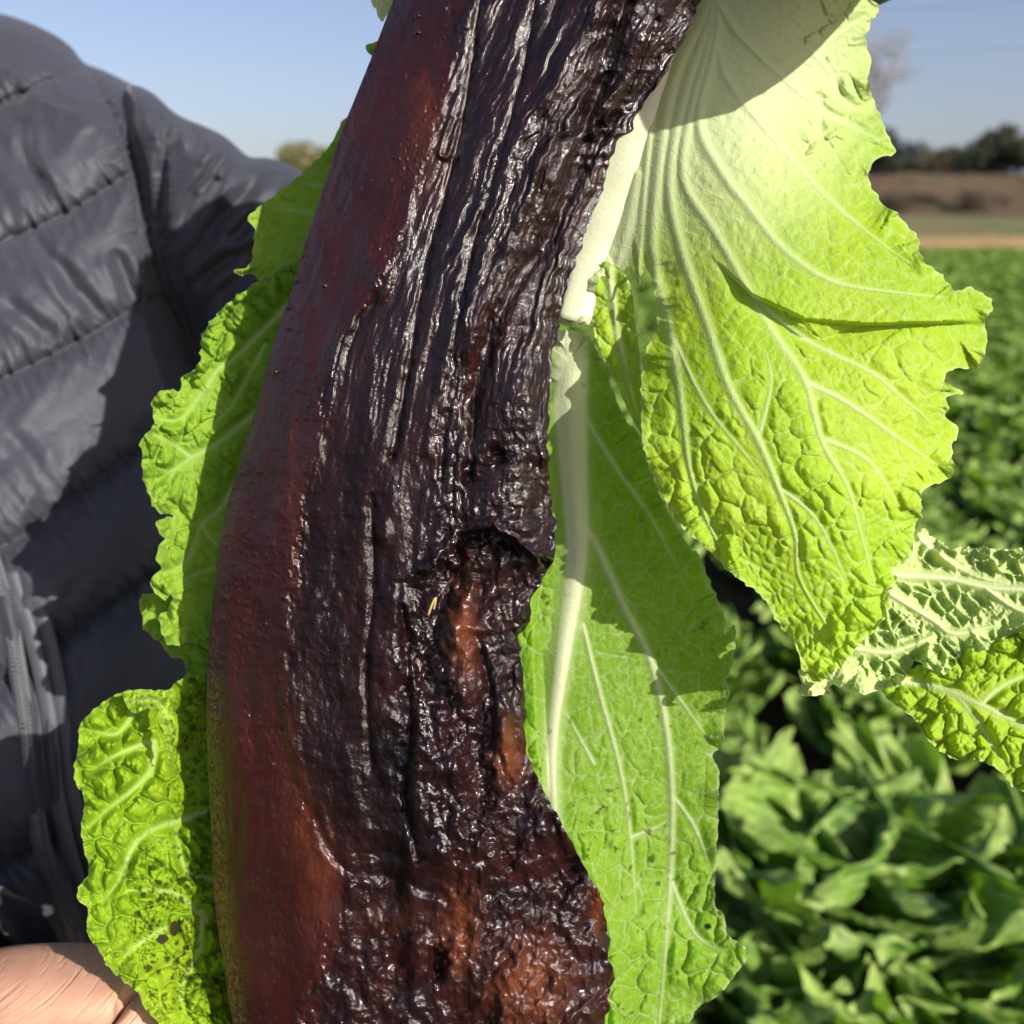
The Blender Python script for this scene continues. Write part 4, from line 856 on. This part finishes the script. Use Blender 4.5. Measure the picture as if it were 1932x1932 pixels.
def quilt(name, outline, seams, folds, depth, thick, m, parent, step=4.5, A=.016, seed=1, rollw=120, puck=1.):
    O = catmull(outline, 10, True)
    X, Y, F, d, a, rim = grid(O, step)
    d = np.minimum(d, 1e3); ds = np.full(X.shape, 1e3); ar = np.zeros_like(X); sid = np.zeros_like(X)
    for k, s in enumerate(seams):
        dd, aa, _, _ = seg_dist(X, Y, catmull(s, 16), far=260); m_ = dd < ds; ds = np.where(m_, dd, ds); ar = np.where(m_, aa, ar); sid = np.where(m_, k, sid)
    ds = np.minimum(ds, 240); H = A * (1 - np.exp(-ds / 48)) ** .8 * (1 - .35 * sst(ds, 90, 200))
    H = H + .0030 * puck * np.exp(-ds / 34) * fbm(ar / 11 + sid * 7, ds / 60, seed, 3) * 2 * sst(ds, 0, 6)
    H = H + .0036 * (puck * .6 + .4) * fbm(X / 70 + Y / 90, Y / 170, seed + 3, 2) * sst(ds, 10, 60) - .0035 * np.exp(-(ds / 6) ** 2) + .0035 * puck * np.exp(-ds / 16) * vn(ar / 7 + sid * 9, ds / 50, seed + 5) * 2 * sst(ds, 0, 5)
    H = H + .0008 * ridged((X + .35 * Y) / 52, (Y - .3 * X) / 170, seed + 7, 2) * np.exp(-((ds - 45) / 40) ** 2)
    for pts, w, dp in folds:
        cc = catmull(pts, 12); dd, aa, _, _ = seg_dist(X, Y, cc, far=120); LL = np.hypot(*np.diff(cc, axis=0).T).sum(); tp = np.clip(np.sin(np.clip(aa / LL, 0, 1) * math.pi) * 1.5, 0, 1); w = w * 1.5; H = H + tp * dp * (-np.exp(-(dd / w) ** 2) + .5 * np.exp(-((dd - 2 * w) / w) ** 2))
    q = np.clip(d / rollw, 0, 1); D = rbf(depth)(X, Y)
    roll = thick * (1 - np.sqrt(np.clip(1 - (1 - q) ** 2, 0, 1)))
    V1 = at(X, Y, D + roll - H * (.35 + .65 * sst(d, 0, 30)))
    V2 = at(X, Y, D + 2 * thick - roll + .003 + 0 * H); n = len(X)
    V = np.concatenate([V1, V2]); FF = np.concatenate([F, F[:, ::-1] + n])
    # wall closing the rim between front and back
    ed = {}
    for q4 in F[np.isin(F, np.nonzero(rim)[0]).any(1)]:
        for i in range(4):
            p, r = q4[i], q4[(i + 1) % 4]
            if (r, p) in ed: del ed[(r, p)]
            else: ed[(p, r)] = 1
    W = np.array([(p, n + p, n + r, r) for (p, r) in ed if rim[p] and rim[r]])
    FF = np.concatenate([FF, W])
    return mesh_obj(name, V, FF, m, parent)
T_out = [(-60, 15), (10, 28), (60, 45), (110, 70), (140, 95), (158, 118), (200, 135), (250, 160), (290, 182), (320, 260), (335, 400), (345, 520), (380, 640), (420, 760), (470, 900), (520, 1100), (560, 1400), (560, 1700), (520, 2000), (480, 2300), (200, 2500), (-300, 2560), (-800, 2500), (-1050, 2200), (-1120, 1600), (-1080, 900), (-1000, 300), (-860, 80), (-560, -10), (-420, -60), (-250, -40)]
T_seam = [[(-500, 330), (-250, 290), (0, 195), (80, 158), (157, 122)], [(-600, 620), (-250, 560), (0, 458), (130, 400), (249, 324)], [(-600, 860), (-250, 800), (0, 716), (160, 637), (256, 580), (340, 540)],
          [(-600, 1170), (-250, 1120), (0, 1033), (123, 948), (266, 845), (420, 740)], [(-600, 1480), (-250, 1420), (0, 1290), (113, 1207), (300, 1070), (480, 930)], [(-600, 1780), (-250, 1720), (60, 1600), (300, 1420), (540, 1240)], [(-600, 2080), (-250, 2020), (100, 1880), (300, 1740), (560, 1560)], [(-600, 2380), (0, 2300), (400, 2050)],
          [(162, 122), (205, 200), (239, 290), (253, 325), (283, 461), (307, 546), (345, 620), (372, 670)]]
T_fold = [([(15, 215), (40, 240), (45, 270), (60, 320), (100, 370)], 9, .006), ([(-20, 240), (30, 300), (80, 370), (140, 420)], 12, .005), ([(100, 470), (140, 530), (180, 590), (205, 620)], 10, .006), ([(60, 440), (100, 500), (150, 580)], 9, .005), ([(210, 465), (235, 520), (255, 575)], 9, .007), ([(0, 560), (50, 600), (110, 650)], 10, .004), ([(165, 150), (190, 200), (225, 260)], 10, .003),
          ([(0, 800), (60, 870), (90, 940)], 12, .003), ([(30, 1060), (75, 1190), (105, 1330), (125, 1500), (165, 1660), (220, 1800)], 9, .010), ([(0, 1040), (45, 1180), (75, 1330), (92, 1500), (130, 1650), (180, 1800)], 8, .007), ([(60, 1060), (105, 1200), (130, 1330), (150, 1500), (190, 1640)], 8, .005)]
T_dep = [(-500, 300, .83), (0, 100, .80), (150, 200, .78), (0, 500, .73), (250, 400, .77), (0, 900, .69), (300, 800, .76), (0, 1300, .67), (300, 1300, .72), (500, 1300, .80), (0, 1800, .68), (400, 1900, .76), (-500, 900, .74), (-500, 1500, .70), (-900, 1200, .80), (-500, 2300, .72), (0, 2400, .74)]
jk = quilt('jacket', T_out, T_seam, T_fold, T_dep, .11, M['nylon'], person, 4, .017, 3, 190)
S_out = [(235, 175), (250, 160), (287, 175), (320, 205), (345, 222), (380, 236), (420, 255), (445, 275), (470, 296), (500, 297), (535, 306), (570, 325), (640, 380), (760, 480), (800, 640), (720, 760), (560, 800), (420, 820), (372, 700), (345, 620), (307, 546), (283, 461), (253, 325), (230, 250)]
S_seam = [[(290, 176), (302, 220), (311, 273), (308, 350), (307, 410), (318, 478), (345, 560), (370, 640)], [(446, 268), (405, 320), (370, 370), (345, 430), (330, 490)], [(600, 350), (540, 420), (470, 500), (410, 560), (370, 610)]]
S_fold = [([(330, 205), (322, 240), (312, 275)], 7, .006), ([(350, 215), (368, 250), (372, 275), (355, 295)], 8, .007), ([(440, 275), (400, 330), (360, 380), (335, 440)], 7, .006), ([(415, 330), (395, 360), (385, 380)], 7, .008), ([(500, 320), (440, 390), (400, 430), (370, 480), (345, 520)], 9, .006), ([(470, 460), (430, 490), (390, 520), (360, 560)], 9, .008), ([(560, 330), (520, 350)], 8, .005), ([(300, 280), (300, 350), (292, 430)], 7, .005), ([(480, 400), (450, 440), (420, 460)], 8, .006)]
S_dep = [(200, 200, .785), (300, 500, .78), (450, 350, .77), (600, 500, .80), (420, 700, .80), (750, 650, .88), (300, 250, .77)]
quilt('sleeve', S_out, S_seam[:1], S_fold + [(S_seam[1], 12, .006), (S_seam[2], 12, .006)], S_dep, .055, M['nylon'], jk, 3.5, .012, 9, 70, .25)
# zip down the front: tape and a run of metal teeth
zp = catmull([(-30, 1010), (2, 1110), (14, 1150), (30, 1240), (48, 1360), (62, 1500), (90, 1640), (150, 1800), (240, 1980), (300, 2150)], 9)
zd = rbf(T_dep)
def zat(p, off): return Vector(at(p[0], p[1], float(zd(p[0], p[1])) - off))
V, F = tube([zat(p, .012) for p in zp], [.0065] * len(zp), 10, .35); mesh_obj('zipper_tape', V, F, M['nylon_dark'], jk)
V = []; F = []
zq = catmull([tuple(p) for p in zp], 3)
for k in range(0, len(zq) - 1):
    p = zat(zq[k], .016); t = (zat(zq[k + 1], .016) - p).normalized(); b = Vector(RT); b = (b - t * b.dot(t)).normalized(); nn = t.cross(b)
    sx = (.0014 if k % 2 else -.0014)
    i = len(V)
    for dx in (-.0022, .0022):
        for dt in (-.0005, .0005):
            for dz in (-.0012, .0012): V.append(p + b * (dx + sx) + t * dt + nn * dz)
    F += [(i, i + 1, i + 3, i + 2), (i + 4, i + 6, i + 7, i + 5), (i, i + 4, i + 5, i + 1), (i + 2, i + 3, i + 7, i + 6), (i, i + 2, i + 6, i + 4), (i + 1, i + 5, i + 7, i + 3)]
tag(mesh_obj('zipper_teeth', V, F, M['metal'], jk, smooth=False), kind='stuff')
for pts, nm in (([(50, 1080), (92, 1210), (120, 1350), (138, 1500), (178, 1640), (240, 1780), (330, 1960)], 'zip_guard'), ([(20, 1080), (62, 1210), (92, 1350), (108, 1500), (145, 1650), (205, 1790), (290, 1960)], 'zip_guard')):
    c_ = catmull(pts, 12); V, F = tube([zat(p, .012) for p in c_], [.0055] * len(c_), 10, .6); mesh_obj(nm, V, F, M['nylon_dark'], jk)
# far sleeve of the low arm with its cuff, round the wrist
def sleeve_tube(name, pts, rad, m, seed, A=.008):
    P = [Vector(p) for p in pts]; n = 90; seg = 48; V = []; F = []
    cp = catmull([tuple(p) for p in P], 1e9); 
    tt = np.linspace(0, len(P) - 1, n)
    pos = [Vector([np.interp(t, range(len(P)), [p[i] for p in P]) for i in range(3)]) for t in tt]
    for i, p in enumerate(pos):
        t = (pos[min(i + 1, n - 1)] - pos[max(i - 1, 0)]).normalized(); nn = Vector(-FWD); nn = (nn - t * nn.dot(t)).normalized(); b = t.cross(nn)
        r = np.interp(tt[i], range(len(P)), rad) 
        for k in range(seg):
            a = 2 * math.pi * k / seg; f = A * (abs(math.sin(i / n * math.pi * 6)) ** .6) + .004 * float(fbm(np.array([k / 4.0]), np.array([i / 7.0]), seed, 3)[0]) * 2
            V.append(p + (b * math.cos(a) + nn * math.sin(a)) * (r + f))
    for i in range(n - 1):
        for k in range(seg): F.append((i * seg + k, i * seg + (k + 1) % seg, (i + 1) * seg + (k + 1) % seg, (i + 1) * seg + k))
    return mesh_obj(name, V, F, m, jk)
sleeve_tube('sleeve', [(BX - .16, .95, 1.36), (BX - .14, .82, 1.12), px3(-330, 1960, .62), px3(-120, 1900, .56), px3(8, 1812, .555)], [.075, .070, .062, .056, .040], M['nylon'], 4)
sleeve_tube('forearm_sleeve', [px3(640, 600, .90), px3(1150, 200, .74), px3(1560, -150, .60), px3(1870, -400, .43)], [.062, .058, .052, .040], M['nylon'], 14)
# trousers
M['denim'] = fabric('trousers_cloth', (.03, .035, .05), .85)
for sgn in (-1, 1):
    V, F = tube([(BX + sgn * .10, .95, .95), (BX + sgn * .12, .93, .5), (BX + sgn * .13, .97, .06)], [.12, .085, .07], 20); mesh_obj('trouser_leg', V, F, M['denim'], person)

# ------------------------------------------------------------------ the straw scrap stuck on the root
pts = catmull([(808, 1160), (815, 1140), (822, 1128), (818, 1150)], 4)
M['straw'] = simple('straw', (.30, .22, .09), .6, 300, .2)
V, F = tube([at(p[0], p[1], .444 - .002) for p in pts], [.0006] * len(pts), 6)
tag(mesh_obj('straw_scrap', V, F, M['straw']), 'tiny yellow scrap of straw stuck on the dark root below its ledge', 'straw')
